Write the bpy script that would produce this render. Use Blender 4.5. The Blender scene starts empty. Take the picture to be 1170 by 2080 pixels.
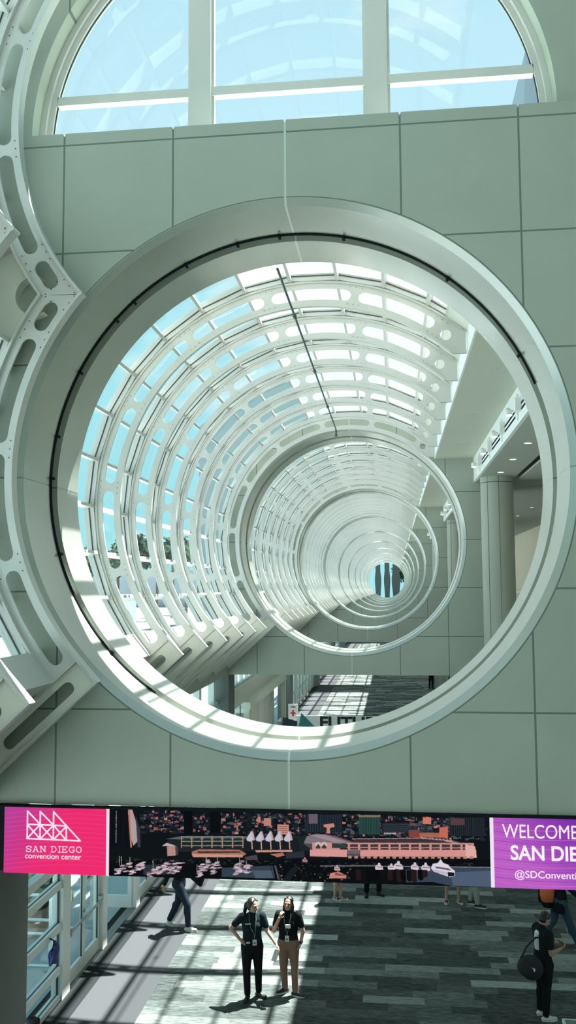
import bpy, bmesh, math, random
from mathutils import Vector, Matrix
from mathutils.geometry import tessellate_polygon
random.seed(7)
PI = math.pi
SC = bpy.context.scene
COL = SC.collection
def R_(d): return math.radians(d)
ORD = ['first','second','third','fourth','fifth','sixth','seventh','eighth','ninth','tenth','eleventh']

# ------------------------------------------------------------------ materials
def nt(name):
    m = bpy.data.materials.new(name); m.use_nodes = True
    t = m.node_tree; t.nodes.clear()
    return m, t, t.nodes, t.links
def mat(name, col, rough=.6, metal=0., bump=0., bscale=60., var=0., vscale=3., emit=0., spec=.5):
    m, t, N, L = nt(name)
    o = N.new('ShaderNodeOutputMaterial'); b = N.new('ShaderNodeBsdfPrincipled')
    L.new(b.outputs[0], o.inputs[0])
    b.inputs['Base Color'].default_value = (*col, 1); b.inputs['Roughness'].default_value = rough
    b.inputs['Metallic'].default_value = metal; b.inputs['Specular IOR Level'].default_value = spec
    tc = N.new('ShaderNodeTexCoord')
    if var > 0:
        n = N.new('ShaderNodeTexNoise'); n.inputs['Scale'].default_value = vscale; n.inputs['Detail'].default_value = 5
        L.new(tc.outputs['Object'], n.inputs['Vector'])
        mx = N.new('ShaderNodeMix'); mx.data_type = 'RGBA'
        mx.inputs[6].default_value = (*[c*(1-var) for c in col], 1); mx.inputs[7].default_value = (*[min(1, c*(1+var)) for c in col], 1)
        L.new(n.outputs['Fac'], mx.inputs[0]); L.new(mx.outputs[2], b.inputs['Base Color'])
    if bump > 0:
        n = N.new('ShaderNodeTexNoise'); n.inputs['Scale'].default_value = bscale; n.inputs['Detail'].default_value = 3
        L.new(tc.outputs['Object'], n.inputs['Vector'])
        bp = N.new('ShaderNodeBump'); bp.inputs['Strength'].default_value = bump; bp.inputs['Distance'].default_value = .01
        L.new(n.outputs['Fac'], bp.inputs['Height']); L.new(bp.outputs[0], b.inputs['Normal'])
    if emit > 0:
        b.inputs['Emission Color'].default_value = (*col, 1); b.inputs['Emission Strength'].default_value = emit
    return m
def emis(name, col, s=1.):
    m, t, N, L = nt(name)
    o = N.new('ShaderNodeOutputMaterial'); e = N.new('ShaderNodeEmission')
    e.inputs[0].default_value = (*col, 1); e.inputs[1].default_value = s
    L.new(e.outputs[0], o.inputs[0]); return m
def glass(name, tint, refl=.08, haze=0., hazecol=(.9,.95,.95), graz=.18):
    m, t, N, L = nt(name)
    o = N.new('ShaderNodeOutputMaterial'); tr = N.new('ShaderNodeBsdfTransparent'); gl = N.new('ShaderNodeBsdfGlossy')
    tr.inputs[0].default_value = (*tint, 1); gl.inputs['Roughness'].default_value = .02; gl.inputs[0].default_value = (.9,.95,.95,1)
    lw = N.new('ShaderNodeLayerWeight'); lw.inputs[0].default_value = .5
    pw = N.new('ShaderNodeMath'); pw.operation = 'POWER'; pw.inputs[1].default_value = 3.
    mu = N.new('ShaderNodeMath'); mu.operation = 'MULTIPLY_ADD'; mu.inputs[1].default_value = graz; mu.inputs[2].default_value = refl*.5
    L.new(lw.outputs['Facing'], pw.inputs[0]); L.new(pw.outputs[0], mu.inputs[0])
    mx = N.new('ShaderNodeMixShader'); L.new(mu.outputs[0], mx.inputs[0]); L.new(tr.outputs[0], mx.inputs[1]); L.new(gl.outputs[0], mx.inputs[2])
    out = mx
    if haze > 0:
        tl = N.new('ShaderNodeBsdfTranslucent'); tl.inputs[0].default_value = (*hazecol, 1)
        m2 = N.new('ShaderNodeMixShader'); m2.inputs[0].default_value = haze
        L.new(mx.outputs[0], m2.inputs[1]); L.new(tl.outputs[0], m2.inputs[2]); out = m2
    L.new(out.outputs[0], o.inputs[0]); return m

P = 1.558          # panel module
def concrete(name='precast_concrete', rough=.75, spec=.3, kk=1., ior=1.5):
    m, t, N, L = nt(name)
    def M(op, a, b=None, c=None):
        n = N.new('ShaderNodeMath'); n.operation = op
        for i, v in enumerate((a, b, c)):
            if v is None: continue
            if isinstance(v, (int, float)): n.inputs[i].default_value = v
            else: L.new(v, n.inputs[i])
        return n.outputs[0]
    o = N.new('ShaderNodeOutputMaterial'); b = N.new('ShaderNodeBsdfPrincipled'); L.new(b.outputs[0], o.inputs[0])
    if ior > 1.5: b.inputs['Coat Weight'].default_value = .9; b.inputs['Coat IOR'].default_value = 1.9; b.inputs['Coat Roughness'].default_value = .14
    b.inputs['IOR'].default_value = ior; b.inputs['Roughness'].default_value = rough; b.inputs['Specular IOR Level'].default_value = spec
    tc = N.new('ShaderNodeTexCoord'); sp = N.new('ShaderNodeSeparateXYZ'); L.new(tc.outputs['Object'], sp.inputs[0])
    x, y, z = sp.outputs
    def near(v, w):        # distance to nearest multiple of P below w
        f = M('FRACT', M('ADD', M('DIVIDE', v, P), 100.5)); d = M('MULTIPLY', M('ABSOLUTE', M('SUBTRACT', f, .5)), P)
        return M('LESS_THAN', d, w)
    r = M('SQRT', M('ADD', M('MULTIPLY', x, x), M('MULTIPLY', z, z)))
    outer = M('GREATER_THAN', r, 3.755)
    jx = M('MULTIPLY', near(x, .013), outer)
    zin = M('LESS_THAN', z, 4.2)
    jz = M('MULTIPLY', M('MULTIPLY', near(z, .012), outer), zin)
    c0 = M('LESS_THAN', M('ABSOLUTE', x), .014); c1 = M('LESS_THAN', M('ABSOLUTE', z), .012)
    inner = M('SUBTRACT', 1., outer)
    cap = M('MULTIPLY', M('LESS_THAN', M('ABSOLUTE', M('SUBTRACT', z, 4.675)), .012), outer)
    ring = M('LESS_THAN', M('ABSOLUTE', M('SUBTRACT', r, 3.755)), .008)
    dark = M('MAXIMUM', M('MAXIMUM', M('MAXIMUM', jx, jz), cap), M('MULTIPLY', ring, M('LESS_THAN', y, .02)))
    dark = M('MAXIMUM', dark, M('MULTIPLY', c1, inner))
    ns = N.new('ShaderNodeTexNoise'); ns.inputs['Scale'].default_value = 1.3; ns.inputs['Detail'].default_value = 6
    n2 = N.new('ShaderNodeTexNoise'); n2.inputs['Scale'].default_value = 45; n2.inputs['Detail'].default_value = 4
    L.new(tc.outputs['Object'], ns.inputs[0]); L.new(tc.outputs['Object'], n2.inputs[0])
    f = M('ADD', M('MULTIPLY', ns.outputs['Fac'], .6), M('MULTIPLY', n2.outputs['Fac'], .4))
    mx = N.new('ShaderNodeMix'); mx.data_type = 'RGBA'; L.new(f, mx.inputs[0])
    mx.inputs[6].default_value = (.325*kk,.362*kk,.312*kk,1); mx.inputs[7].default_value = (.415*kk,.46*kk,.395*kk,1)
    m2 = N.new('ShaderNodeMix'); m2.data_type = 'RGBA'; L.new(M('MULTIPLY', dark, .8), m2.inputs[0]); L.new(mx.outputs[2], m2.inputs[6]); m2.inputs[7].default_value = (.09,.13,.11,1)
    m3 = N.new('ShaderNodeMix'); m3.data_type = 'RGBA'; L.new(M('MULTIPLY', c0, .8), m3.inputs[0]); L.new(m2.outputs[2], m3.inputs[6]); m3.inputs[7].default_value = (.62,.70,.64,1)
    L.new(m3.outputs[2], b.inputs['Base Color'])
    bp = N.new('ShaderNodeBump'); bp.inputs['Strength'].default_value = .5; bp.inputs['Distance'].default_value = .012 if rough > .5 else .006
    hh = M('SUBTRACT', M('MULTIPLY', n2.outputs['Fac'], .25 if rough > .5 else 0.), dark); L.new(hh, bp.inputs['Height']); L.new(bp.outputs[0], b.inputs['Normal'])
    return m
CONC = concrete(); REV = concrete('smooth_painted_reveal', .24, .7, .84, 1.75)
def carpet():
    m, t, N, L = nt('plank_carpet')
    def M(op, a, b=None):
        n = N.new('ShaderNodeMath'); n.operation = op
        for i, v in enumerate((a, b)):
            if v is None: continue
            if isinstance(v, (int, float)): n.inputs[i].default_value = v
            else: L.new(v, n.inputs[i])
        return n.outputs[0]
    o = N.new('ShaderNodeOutputMaterial'); b = N.new('ShaderNodeBsdfPrincipled'); L.new(b.outputs[0], o.inputs[0])
    b.inputs['Roughness'].default_value = .9; b.inputs['Specular IOR Level'].default_value = .15
    tc = N.new('ShaderNodeTexCoord'); sp = N.new('ShaderNodeSeparateXYZ'); L.new(tc.outputs['Object'], sp.inputs[0])
    x, y, z = sp.outputs
    row = M('FLOOR', M('DIVIDE', y, .27))
    wn = N.new('ShaderNodeTexWhiteNoise'); wn.noise_dimensions = '1D'; L.new(row, wn.inputs['W'])
    cell = M('FLOOR', M('ADD', M('DIVIDE', x, 1.05), M('MULTIPLY', wn.outputs['Value'], 3.)))
    cv = N.new('ShaderNodeCombineXYZ'); L.new(row, cv.inputs[0]); L.new(cell, cv.inputs[1])
    w2 = N.new('ShaderNodeTexWhiteNoise'); w2.noise_dimensions = '3D'; L.new(cv.outputs[0], w2.inputs['Vector'])
    mp = N.new('ShaderNodeMapping'); mp.inputs['Scale'].default_value = (2.5, 16, 1); L.new(tc.outputs['Object'], mp.inputs[0])
    off = N.new('ShaderNodeVectorMath'); off.operation = 'ADD'; L.new(mp.outputs[0], off.inputs[0]); L.new(cv.outputs[0], off.inputs[1])
    ns = N.new('ShaderNodeTexNoise'); ns.inputs['Scale'].default_value = 1.6; ns.inputs['Detail'].default_value = 7; ns.inputs['Roughness'].default_value = .75
    L.new(off.outputs[0], ns.inputs[0])
    v = M('ADD', M('MULTIPLY', M('POWER', w2.outputs['Value'], 2.2), .75), M('MULTIPLY', M('SUBTRACT', ns.outputs['Fac'], .5), 1.5))
    cr = N.new('ShaderNodeValToRGB'); L.new(M('ADD', v, .12), cr.inputs[0])
    cr.color_ramp.elements[0].position = 0.; cr.color_ramp.elements[0].color = (.022,.030,.029,1)
    cr.color_ramp.elements[1].position = 1.; cr.color_ramp.elements[1].color = (.34,.385,.36,1)
    e = cr.color_ramp.elements.new(.35); e.color = (.092,.112,.106,1)
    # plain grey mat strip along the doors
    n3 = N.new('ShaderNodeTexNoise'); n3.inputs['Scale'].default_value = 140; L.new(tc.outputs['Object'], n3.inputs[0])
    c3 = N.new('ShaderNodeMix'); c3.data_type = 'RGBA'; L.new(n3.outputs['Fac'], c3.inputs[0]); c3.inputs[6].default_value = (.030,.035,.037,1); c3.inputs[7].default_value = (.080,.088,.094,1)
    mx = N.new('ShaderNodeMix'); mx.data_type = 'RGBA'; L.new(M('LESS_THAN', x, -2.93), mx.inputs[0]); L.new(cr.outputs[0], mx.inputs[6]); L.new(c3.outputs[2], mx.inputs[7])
    m4 = N.new('ShaderNodeMix'); m4.data_type = 'RGBA'; L.new(M('LESS_THAN', x, -4.05), m4.inputs[0]); L.new(mx.outputs[2], m4.inputs[6]); m4.inputs[7].default_value = (.014,.018,.019,1)  # near-black edge beside the doors: shade put into the carpet colour
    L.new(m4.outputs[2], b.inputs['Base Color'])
    return m
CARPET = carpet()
WHITE = mat('white_painted_steel', (.55,.56,.53), .42, bump=.12, bscale=9, var=.05)
CREAM = mat('cream_painted_panel', (.66,.68,.60), .5, var=.04)
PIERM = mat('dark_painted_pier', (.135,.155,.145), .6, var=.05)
CEIL = mat('pale_green_plaster', (.50,.53,.43), .7, var=.04, vscale=.6)
FASC = mat('white_plaster', (.72,.77,.76), .6)
DARK = mat('black_rubber', (.010,.013,.015), .9, spec=.08)
GASK = mat('dark_gasket', (.03,.04,.04), .5)
COLM = mat('painted_column', (.33,.36,.31), .55, var=.04)
SOFF = mat('grey_soffit', (.38,.41,.36), .7)
ALU = mat('brushed_aluminium', (.60,.66,.66), .35, metal=.6)
DOORW = mat('white_door_frame', (.74,.77,.73), .45, var=.03)
EXTC = mat('pale_exterior_paving', (.30,.36,.38), .8, var=.1, vscale=.5)
BEIGE = mat('beige_plaster', (.62,.56,.43), .8)
GL = glass('clear_glass', (.95,.985,.99), .08)
GLF = glass('fritted_glass', (.76,.79,.79), .08, haze=.07)
GLH = glass('hazy_glass', (.94,.97,.97), .08, haze=.06)
GLD = glass('door_glass', (.74,.86,.85), .16)

# ------------------------------------------------------------------ mesh helpers
class MB:
    def __init__(s): s.v = []; s.f = []; s.m = []; s.mats = []; s.cur = 0
    def use(s, m):
        if m not in s.mats: s.mats.append(m)
        s.cur = s.mats.index(m); return s
    def add(s, vs, fs):
        b = len(s.v); s.v += [tuple(v) for v in vs]
        for f in fs: s.f.append(tuple(b+i for i in f)); s.m.append(s.cur)
        return s
    def box(s, x0, x1, y0, y1, z0, z1):
        vs = [(x,y,z) for x in (x0,x1) for y in (y0,y1) for z in (z0,z1)]
        return s.add(vs, [(0,1,3,2),(4,6,7,5),(0,4,5,1),(2,3,7,6),(0,2,6,4),(1,5,7,3)])
    def bar(s, p, q, w, h, up=(0,0,1)):
        p, q = Vector(p), Vector(q); d = (q-p).normalized(); up = Vector(up)
        if abs(d.dot(up)) > .98: up = Vector((0,1,0))
        a = d.cross(up).normalized()*w/2; b = a.cross(d).normalized()*h/2
        vs = [c+sa*a+sb*b for c in (p,q) for sa, sb in ((-1,-1),(1,-1),(1,1),(-1,1))]
        return s.add(vs, [(0,3,2,1),(4,5,6,7),(0,1,5,4),(1,2,6,5),(2,3,7,6),(3,0,4,7)])
    def tube(s, pts, r, n=8, r2=None):
        pts = [Vector(p) for p in pts]; rings = []
        u = None
        for i, p in enumerate(pts):
            d = (pts[min(i+1,len(pts)-1)]-pts[max(i-1,0)]).normalized()
            if u is None: u = d.orthogonal().normalized()
            u = (u-d*u.dot(d)).normalized(); w = d.cross(u)
            rr = r if r2 is None else r+(r2-r)*i/(len(pts)-1)
            rings.append([p+rr*(math.cos(2*PI*k/n)*u+math.sin(2*PI*k/n)*w) for k in range(n)])
        vs = [v for g in rings for v in g]; fs = []
        for i in range(len(pts)-1):
            for k in range(n): fs.append((i*n+k, i*n+(k+1)%n, (i+1)*n+(k+1)%n, (i+1)*n+k))
        fs.append(tuple(range(n))[::-1]); fs.append(tuple((len(pts)-1)*n+k for k in range(n)))
        return s.add(vs, fs)
    def cyl(s, c, r, z0, z1, n=32, r2=None):
        r2 = r if r2 is None else r2
        vs = [(c[0]+r*math.cos(2*PI*k/n), c[1]+r*math.sin(2*PI*k/n), z0) for k in range(n)]+[(c[0]+r2*math.cos(2*PI*k/n), c[1]+r2*math.sin(2*PI*k/n), z1) for k in range(n)]
        return s.add(vs, [(k,(k+1)%n,n+(k+1)%n,n+k) for k in range(n)]+[tuple(range(n))[::-1], tuple(range(n,2*n))])
    def prism(s, outer, holes, y0, y1, sides=True):
        """polygon given as (x,z) extruded along y"""
        loops = [list(outer)]+[list(h) for h in holes]
        tris = tessellate_polygon([[Vector((a,b,0)) for a, b in l] for l in loops])
        flat = [p for l in loops for p in l]; n = len(flat)
        vs = [(a,y0,b) for a, b in flat]+[(a,y1,b) for a, b in flat]
        fs = []
        for t in tris:
            a, b, c = [flat[i] for i in t]
            if (b[0]-a[0])*(c[1]-a[1])-(b[1]-a[1])*(c[0]-a[0]) < 0: t = (t[0],t[2],t[1])
            fs.append(tuple(t)); fs.append(tuple(i+n for i in reversed(t)))
        if sides:
            k = 0
            for l in loops:
                m = len(l)
                for i in range(m): fs.append((k+i, k+n+i, k+n+(i+1)%m, k+(i+1)%m))
                k += m
        return s.add(vs, fs)
    def arcband(s, c, r0, r1, a0, a1, y0, y1, n=48):
        """ring sector of rectangular section; c=(x,z), angles in degrees"""
        vs = []
        for i in range(n+1):
            a = R_(a0+(a1-a0)*i/n); ca, sa = math.cos(a), math.sin(a)
            vs += [(c[0]+r*ca, y, c[1]+r*sa) for r, y in ((r0,y0),(r1,y0),(r1,y1),(r0,y1))]
        fs = [(4*i+k, 4*i+(k+1)%4, 4*i+4+(k+1)%4, 4*i+4+k) for i in range(n) for k in range(4)]
        fs += [(3,2,1,0), tuple(4*n+k for k in range(4))]
        return s.add(vs, fs)
    def mesh(s, name, smooth=0):
        me = bpy.data.meshes.new(name); me.from_pydata(s.v, [], s.f)
        for m in s.mats: me.materials.append(m)
        me.polygons.foreach_set('material_index', s.m)
        bm = bmesh.new(); bm.from_mesh(me); bmesh.ops.recalc_face_normals(bm, faces=bm.faces); bm.to_mesh(me); bm.free()
        if smooth:
            for p_ in me.polygons: p_.use_smooth = True
            me.set_sharp_from_angle(angle=R_(smooth))
        return me
    def obj(s, name, parent=None, smooth=0, loc=None):
        return link(name, s.mesh(name, smooth), parent, loc)
def link(name, data, parent=None, loc=None):
    o = bpy.data.objects.new(name, data); COL.objects.link(o)
    if parent is not None: o.parent = parent
    if loc is not None: o.location = loc
    return o
def thing(name, label, cat, loc=(0,0,0), rz=0, group=None):
    o = link(name, None, None, loc); o.rotation_euler.z = rz; o.empty_display_size = .2
    return tag(o, label, cat, group)
def tag(o, label, cat=None, group=None):
    o['label'] = label
    if cat: o['category'] = cat
    if group: o['group'] = group
    return o
def struct(o, label=None):
    o['kind'] = 'structure'
    if label: o['label'] = label
    return o
def dup(o, loc=None, label=None, parent=None):
    r = o.copy(); COL.objects.link(r); r.parent = parent
    if loc is not None: r.location = loc
    if label: r['label'] = label
    for c in list(o.children): dup(c, parent=r)
    return r
def arc(c, r, a0, a1, n):
    return [(c[0]+r*math.cos(R_(a0+(a1-a0)*i/n)), c[1]+r*math.sin(R_(a0+(a1-a0)*i/n))) for i in range(n+1)]

# ------------------------------------------------------------------ geometry constants
ZC = 8.58; RH = 3.65; L = 18.0; T = 2.25
C0 = (0., ZC); C1 = (0., 13.43)
NP = 11                                   # round openings, i = 0..10
RI, RO = 3.66, 4.08
YR = [4.48+2.183*k for k in range(7)]     # ribs in a bay

# ------------------------------------------------------------------ round-opening walls
def portal_mesh(outline, gate=False):
    b = MB().use(CONC)
    hole = [(a, z-ZC) for a, z in arc(C0, 3.74, 0, 360, 144)[:-1]]
    outer = [(x, z-ZC) for x, z in outline]
    b.prism(outer, [hole], 0, T, sides=False)
    # outer rim of the block
    n = len(outer)
    vs = [(a,0,c) for a, c in outer]+[(a,T,c) for a, c in outer]
    b.add(vs, [(i, (i+1)%n, n+(i+1)%n, n+i) for i in range(n)])
    prof = [(3.74,0),(3.65,.06),(3.65,1.0),(3.77,1.0),(3.77,1.32),(3.65,1.32),(3.65,T-.04),(3.74,T)]
    m = 144; vs = []; b.use(REV)
    for r, y in prof:
        vs += [(r*math.cos(2*PI*k/m), y, r*math.sin(2*PI*k/m)) for k in range(m)]
    b.add(vs, [(j*m+k, j*m+(k+1)%m, (j+1)*m+(k+1)%m, (j+1)*m+k) for j in range(len(prof)-1) for k in range(m)])
    return b.mesh('portal', 25)
def fan(l): return l
outl = [(-4.07,4.22),(5.25,4.22),(5.25,11.22),(2.95,11.22)]+arc(C0, 4.42, 40, 216, 60)+[(-4.35,4.75),(-4.07,4.75)]
far_me = portal_mesh(outl)
notch = []
for k in range(4, -3, -1): notch += [(k*P+.018,13.43),(k*P,13.38),(k*P-.018,13.43)]
cut = math.degrees(math.acos(-(4.85/2)/4.2))          # where the two r=4.2 circles meet
lo = [p for p in arc(C0, 4.46, 216, 147.1, 26)]
up_ = [p for p in arc(C1, 4.46, 212.8, 180, 14)]
outl0 = ([(-4.6,4.22),(7.5,4.22),(7.5,13.43)]+notch+up_[::-1]+lo[::-1]+[(-4.6,4.75)])
near_me = portal_mesh(outl0)
for i in range(NP):
    o = link('wall_front' if i == 0 else 'wall_portal', near_me if i == 0 else far_me, None, (0, i*L, ZC))
    struct(o, f'{ORD[i]} grey-green precast concrete wall with a large round opening, counted from the camera')
    # piers below
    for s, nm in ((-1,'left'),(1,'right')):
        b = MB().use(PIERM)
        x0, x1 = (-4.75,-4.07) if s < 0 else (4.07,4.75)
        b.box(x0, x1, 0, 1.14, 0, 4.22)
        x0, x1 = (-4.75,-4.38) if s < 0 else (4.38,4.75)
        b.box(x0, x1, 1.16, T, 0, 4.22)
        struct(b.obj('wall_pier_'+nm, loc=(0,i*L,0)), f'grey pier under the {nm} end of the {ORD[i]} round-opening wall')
# groove cable
b = MB().use(DARK)
def ring_pts(r, y, a0, a1, n=160): return [(r*math.cos(R_(a0+(a1-a0)*k/n)), y, ZC+r*math.sin(R_(a0+(a1-a0)*k/n))) for k in range(n+1)]
b.tube(ring_pts(3.648, 1.035, 21, 236), .026, 8)
cab = b.obj('cable', smooth=60); tag(cab, 'black cable clipped along the groove inside the nearest round opening', 'cable')
for a in (28, 52, 78, 93, 103, 116, 131, 137, 152, 168, 178, 196, 222):
    c = MB().use(DARK); c.arcband(C0, 3.60, 3.68, a, a+.6, .985, 1.09, 1); c.obj('cable_clip', cab)

# ------------------------------------------------------------------ ribs
def slot(c, rc, h, a0, a1, n=10, k=6):
    """stadium along an arc between angles a0<a1 (deg, outer extremes)"""
    da = math.degrees(h/rc); s0, s1 = a0+da, a1-da; pts = []
    def pc(a): return (c[0]+rc*math.cos(R_(a)), c[1]+rc*math.sin(R_(a)))
    pts += arc(c, rc+h, s0, s1, n)
    cx, cz = pc(s1); pts += [(cx+h*math.cos(R_(s1+180*j/k)), cz+h*math.sin(R_(s1+180*j/k))) for j in range(1, k)]
    pts += arc(c, rc-h, s1, s0, n)
    cx, cz = pc(s0); pts += [(cx+h*math.cos(R_(s0+180+180*j/k)), cz+h*math.sin(R_(s0+180+180*j/k))) for j in range(1, k)]
    return pts
E = Vector((-.7431,-.6691)); TT = Vector((.6691,-.7431))
def rt(r, t): return (E[0]*r+TT[0]*t, ZC+E[1]*r+TT[1]*t)
RC, HS = 3.868, .105
webs = [54.7, 78.8, 102.8, 126.9, 150.7, 174.7, 198.4]
def web_slots(c, ang, last=None):
    out = []
    for a, b_ in ang: out.append(slot(c, RC, HS, a, b_))
    return out
w_ = 1.05
slots = [(webs[k]+w_, webs[k+1]-w_) for k in range(6)]+[(webs[6]+w_, 220.2)]
FW = .10      # half flange width
def rib_parts(lobby=False):
    """returns dict of meshes, plane of the web at y=0"""
    d = {}; FW = .085 if lobby else .045
    b = MB().use(WHITE)
    if not lobby:
        inner = [(2.74,11.27),(2.52,11.27)]+arc(C0, RI, 47.3, 222, 90)
        outer = arc(C0, RO, 222, 49.4, 90)+[(2.74,11.68)]
        holes = web_slots(C0, slots)+[[(C0[0]+3.84*math.cos(R_(51.6))+.10*math.cos(2*PI*k/20), ZC+3.84*math.sin(R_(51.6))+.10*math.sin(2*PI*k/20)) for k in range(20)]]
        b.prism(inner+outer, holes, -.015, .015)
        f = MB().use(WHITE); f.arcband(C0, RI-.03, RI+.008, 47.1, 222, -FW, FW, 96); f.box(2.50,2.75,-FW,FW,11.24,11.275)
        g = MB().use(WHITE); g.arcband(C0, RO-.008, RO+.03, 49.2, 222, -FW, FW, 96)
        bo = b.use(GASK)
        for wv in webs:
            for r in (RI+.05, RO-.05):
                for da in (-1.6,-.0,1.6):
                    a = R_(wv+da); x, z = C0[0]+r*math.cos(a), ZC+r*math.sin(a)
                    bo.box(x-.006, x+.006, -.022, -.014, z-.006, z+.006)
    else:
        b.prism(arc(C0, RI, 138.37, 222, 50)+arc(C0, RO, 222, 143.54, 50), [slot(C0,RC,HS,143.2,149.7)]+[slot(C0,RC,HS,a,c_) for a, c_ in slots[4:]], -.015, .015)
        up = [(209.3-24.1*k) for k in range(7)]
        us = [(up[k+1]+w_, up[k]-w_) for k in range(6)]
        b.prism(arc(C1, RI, 221.63, 49, 90)+arc(C1, RO, 49, 216.46, 90), [slot(C1,RC,HS,210.3,216.8)]+[slot(C1,RC,HS,a,c_) for a, c_ in us], -.015, .015)
        # small web wedge that closes the cusp
        b.prism([(-2.737,11.005),(C0[0]+RO*math.cos(R_(143.54)), ZC+RO*math.sin(R_(143.54))),(-2.75,11.02)], [], -.0149, .0149)
        f = MB().use(WHITE); f.arcband(C0, RI-.03, RI+.008, 137.9, 222, -FW, FW, 60); f.arcband(C1, RI-.03, RI+.008, 222.1, 49, -FW, FW, 96)
        g = MB().use(WHITE); g.arcband(C0, RO-.008, RO+.03, 143.5, 222, -FW, FW, 60); g.arcband(C1, RO-.008, RO+.03, 216.5, 49, -FW, FW, 96)
        bo = b.use(GASK)
        for c, ws in ((C0,[150.7,174.7,198.4,141.5]),(C1,up[:3]+[218.5])):
            for wv in ws:
                for r in (RI+.05, RO-.05):
                    for da in (-1.8,0,1.8):
                        a = R_(wv+da); x, z = c[0]+r*math.cos(a), c[1]+r*math.sin(a)
                        bo.box(x-.007, x+.007, -.022, -.014, z-.007, z+.007)
    d['web_plate'] = b.mesh('web_plate'); d['inner_flange'] = f.mesh('inner_flange', 30); d['outer_flange'] = g.mesh('outer_flange', 30)
    # foot bracket
    b = MB().use(CREAM)
    a0, a1 = 3.66, 5.72; hs = .085; k = 8
    so = [rt(4.0+hs*math.sin(PI*j/k)*-1, .19-hs*math.cos(PI*j/k)) for j in range(k+1)]+[rt(5.05+hs*math.sin(PI*j/k), .19+hs*math.cos(PI*j/k)) for j in range(k+1)]
    b.prism([rt(a0,0),rt(a0,.38),rt(a1,.38),rt(a1,0)], [so], -.015, .015)
    d['foot_bracket'] = b.mesh('foot_bracket')
    b = MB().use(WHITE)
    b.prism([rt(a0-.03,-.01),rt(a0-.03,.40),rt(a1,.40),rt(a1,.37),rt(a0+.008,.37),rt(a0+.008,-.01)], [], -FW, FW)
    b.prism([rt(a0+.01,-.012),rt(a0+.01,.016),rt(a1,.016),rt(a1,-.012)], [], -FW, FW)
    d['foot_flange'] = b.mesh('foot_flange')
    return d
def make_rib(d, y, label, group):
    t = thing('arched_rib', label, 'rib', (0,y,0), 0, group)
    for k in ('web_plate','inner_flange','outer_flange'): link(k, d[k], t)
    fb = link('foot_bracket', d['foot_bracket'], t); link('foot_flange', d['foot_flange'], fb)
    return t
RD = rib_parts(); rib0 = None
for i in range(NP-1):
    for k, yr in enumerate(YR):
        if k < 6: lab = f'{ORD[k]} white slotted steel rib beyond the {ORD[i]} round-opening wall'
        else: lab = f'white slotted steel rib standing just before the {ORD[i+1]} round-opening wall'
        if rib0 is None: rib0 = make_rib(RD, yr, lab, 'slotted steel ribs of the glass tunnel')
        else: dup(rib0, (0, i*L+yr, 0), lab)
RL = rib_parts(True)
r_near = make_rib(RL, -.30, 'white three-lobed steel rib standing against the nearest concrete wall at left', 'cusped ribs of the lobby')
dup(r_near, (0,-2.5,0), 'white cusped steel rib cut off by the left edge, nearest to the camera')

# ------------------------------------------------------------------ glazing
PUR = [54, 60]+[72+12*k for k in range(12)]+[215.3]      # mullion angles of the lower barrel
RG = 4.25
def pol(c, r, a): return (c[0]+r*math.cos(R_(a)), c[1]+r*math.sin(R_(a)))
def glazing(c, angs, y0, y1, ribs, frit=lambda a: False, idx=0, label=''):
    g = MB()
    ys = [y0]+list(ribs)+[y1]
    for a, b_ in zip(angs, angs[1:]):
        g.use(GLF if frit((a+b_)/2) else (GLH if 96 < (a+b_)/2 < 108 and idx < 11 else GL))
        pa, pb = pol(c, RG, a), pol(c, RG, b_)
        for u, v in zip(ys, ys[1:]): g.add([(pa[0],u,pa[1]),(pb[0],u,pb[1]),(pb[0],v,pb[1]),(pa[0],v,pa[1])], [(0,1,2,3)])
    win = g.obj('window_%d' % idx); struct(win, label)
    f = MB().use(WHITE)
    for a in angs:
        w = .055 if abs(a-54) > .1 else .09
        pa, pb = pol(c, 4.115, a), pol(c, 4.30, a)
        ca, sa = -math.sin(R_(a))*w/2, math.cos(R_(a))*w/2
        pr = [(pa[0]-ca,pa[1]-sa),(pb[0]-ca,pb[1]-sa),(pb[0]+ca,pb[1]+sa),(pa[0]+ca,pa[1]+sa)]
        f.prism(pr, [], y0, y1)
    for yr in ribs:
        for a, b_ in zip(angs, angs[1:]):
            q = [pol(c, 4.13, a), pol(c, 4.33, a), pol(c, 4.33, b_), pol(c, 4.13, b_)]
            f.prism(q, [], yr-.07, yr+.07)
    f.obj('window_frame', win)
    h = MB().use(GASK)
    for yr in ribs:
        for a, b_ in zip(angs, angs[1:]):
            q = [pol(c, 4.205, a), pol(c, 4.225, a), pol(c, 4.225, b_), pol(c, 4.205, b_)]
            h.prism(q, [], yr-.082, yr-.072)
    h.obj('glazing_gasket', win)
    return win
for i in range(NP-1):
    y0, y1 = i*L+T, (i+1)*L
    glazing(C0, PUR, y0, y1, [i*L+y for y in YR], lambda a: a < 96, i+1, f'curved glass barrel vault of white framed panes beyond the {ORD[i]} round-opening wall')
glazing(C0, [154,168,180,192,204,215.3], -9.1, 0, [-.3,-2.5,-4.7,-6.9], lambda a: False, 11, 'curved lower glazing of the lobby at far left')
glazing(C1, [49,61,73,85,97,109,121,133,145,157,169,181,193,205], -9.1, .1, [-.3,-2.5,-4.7,-6.9], lambda a: False, 12, 'glass vault over the lobby at upper left')

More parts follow.
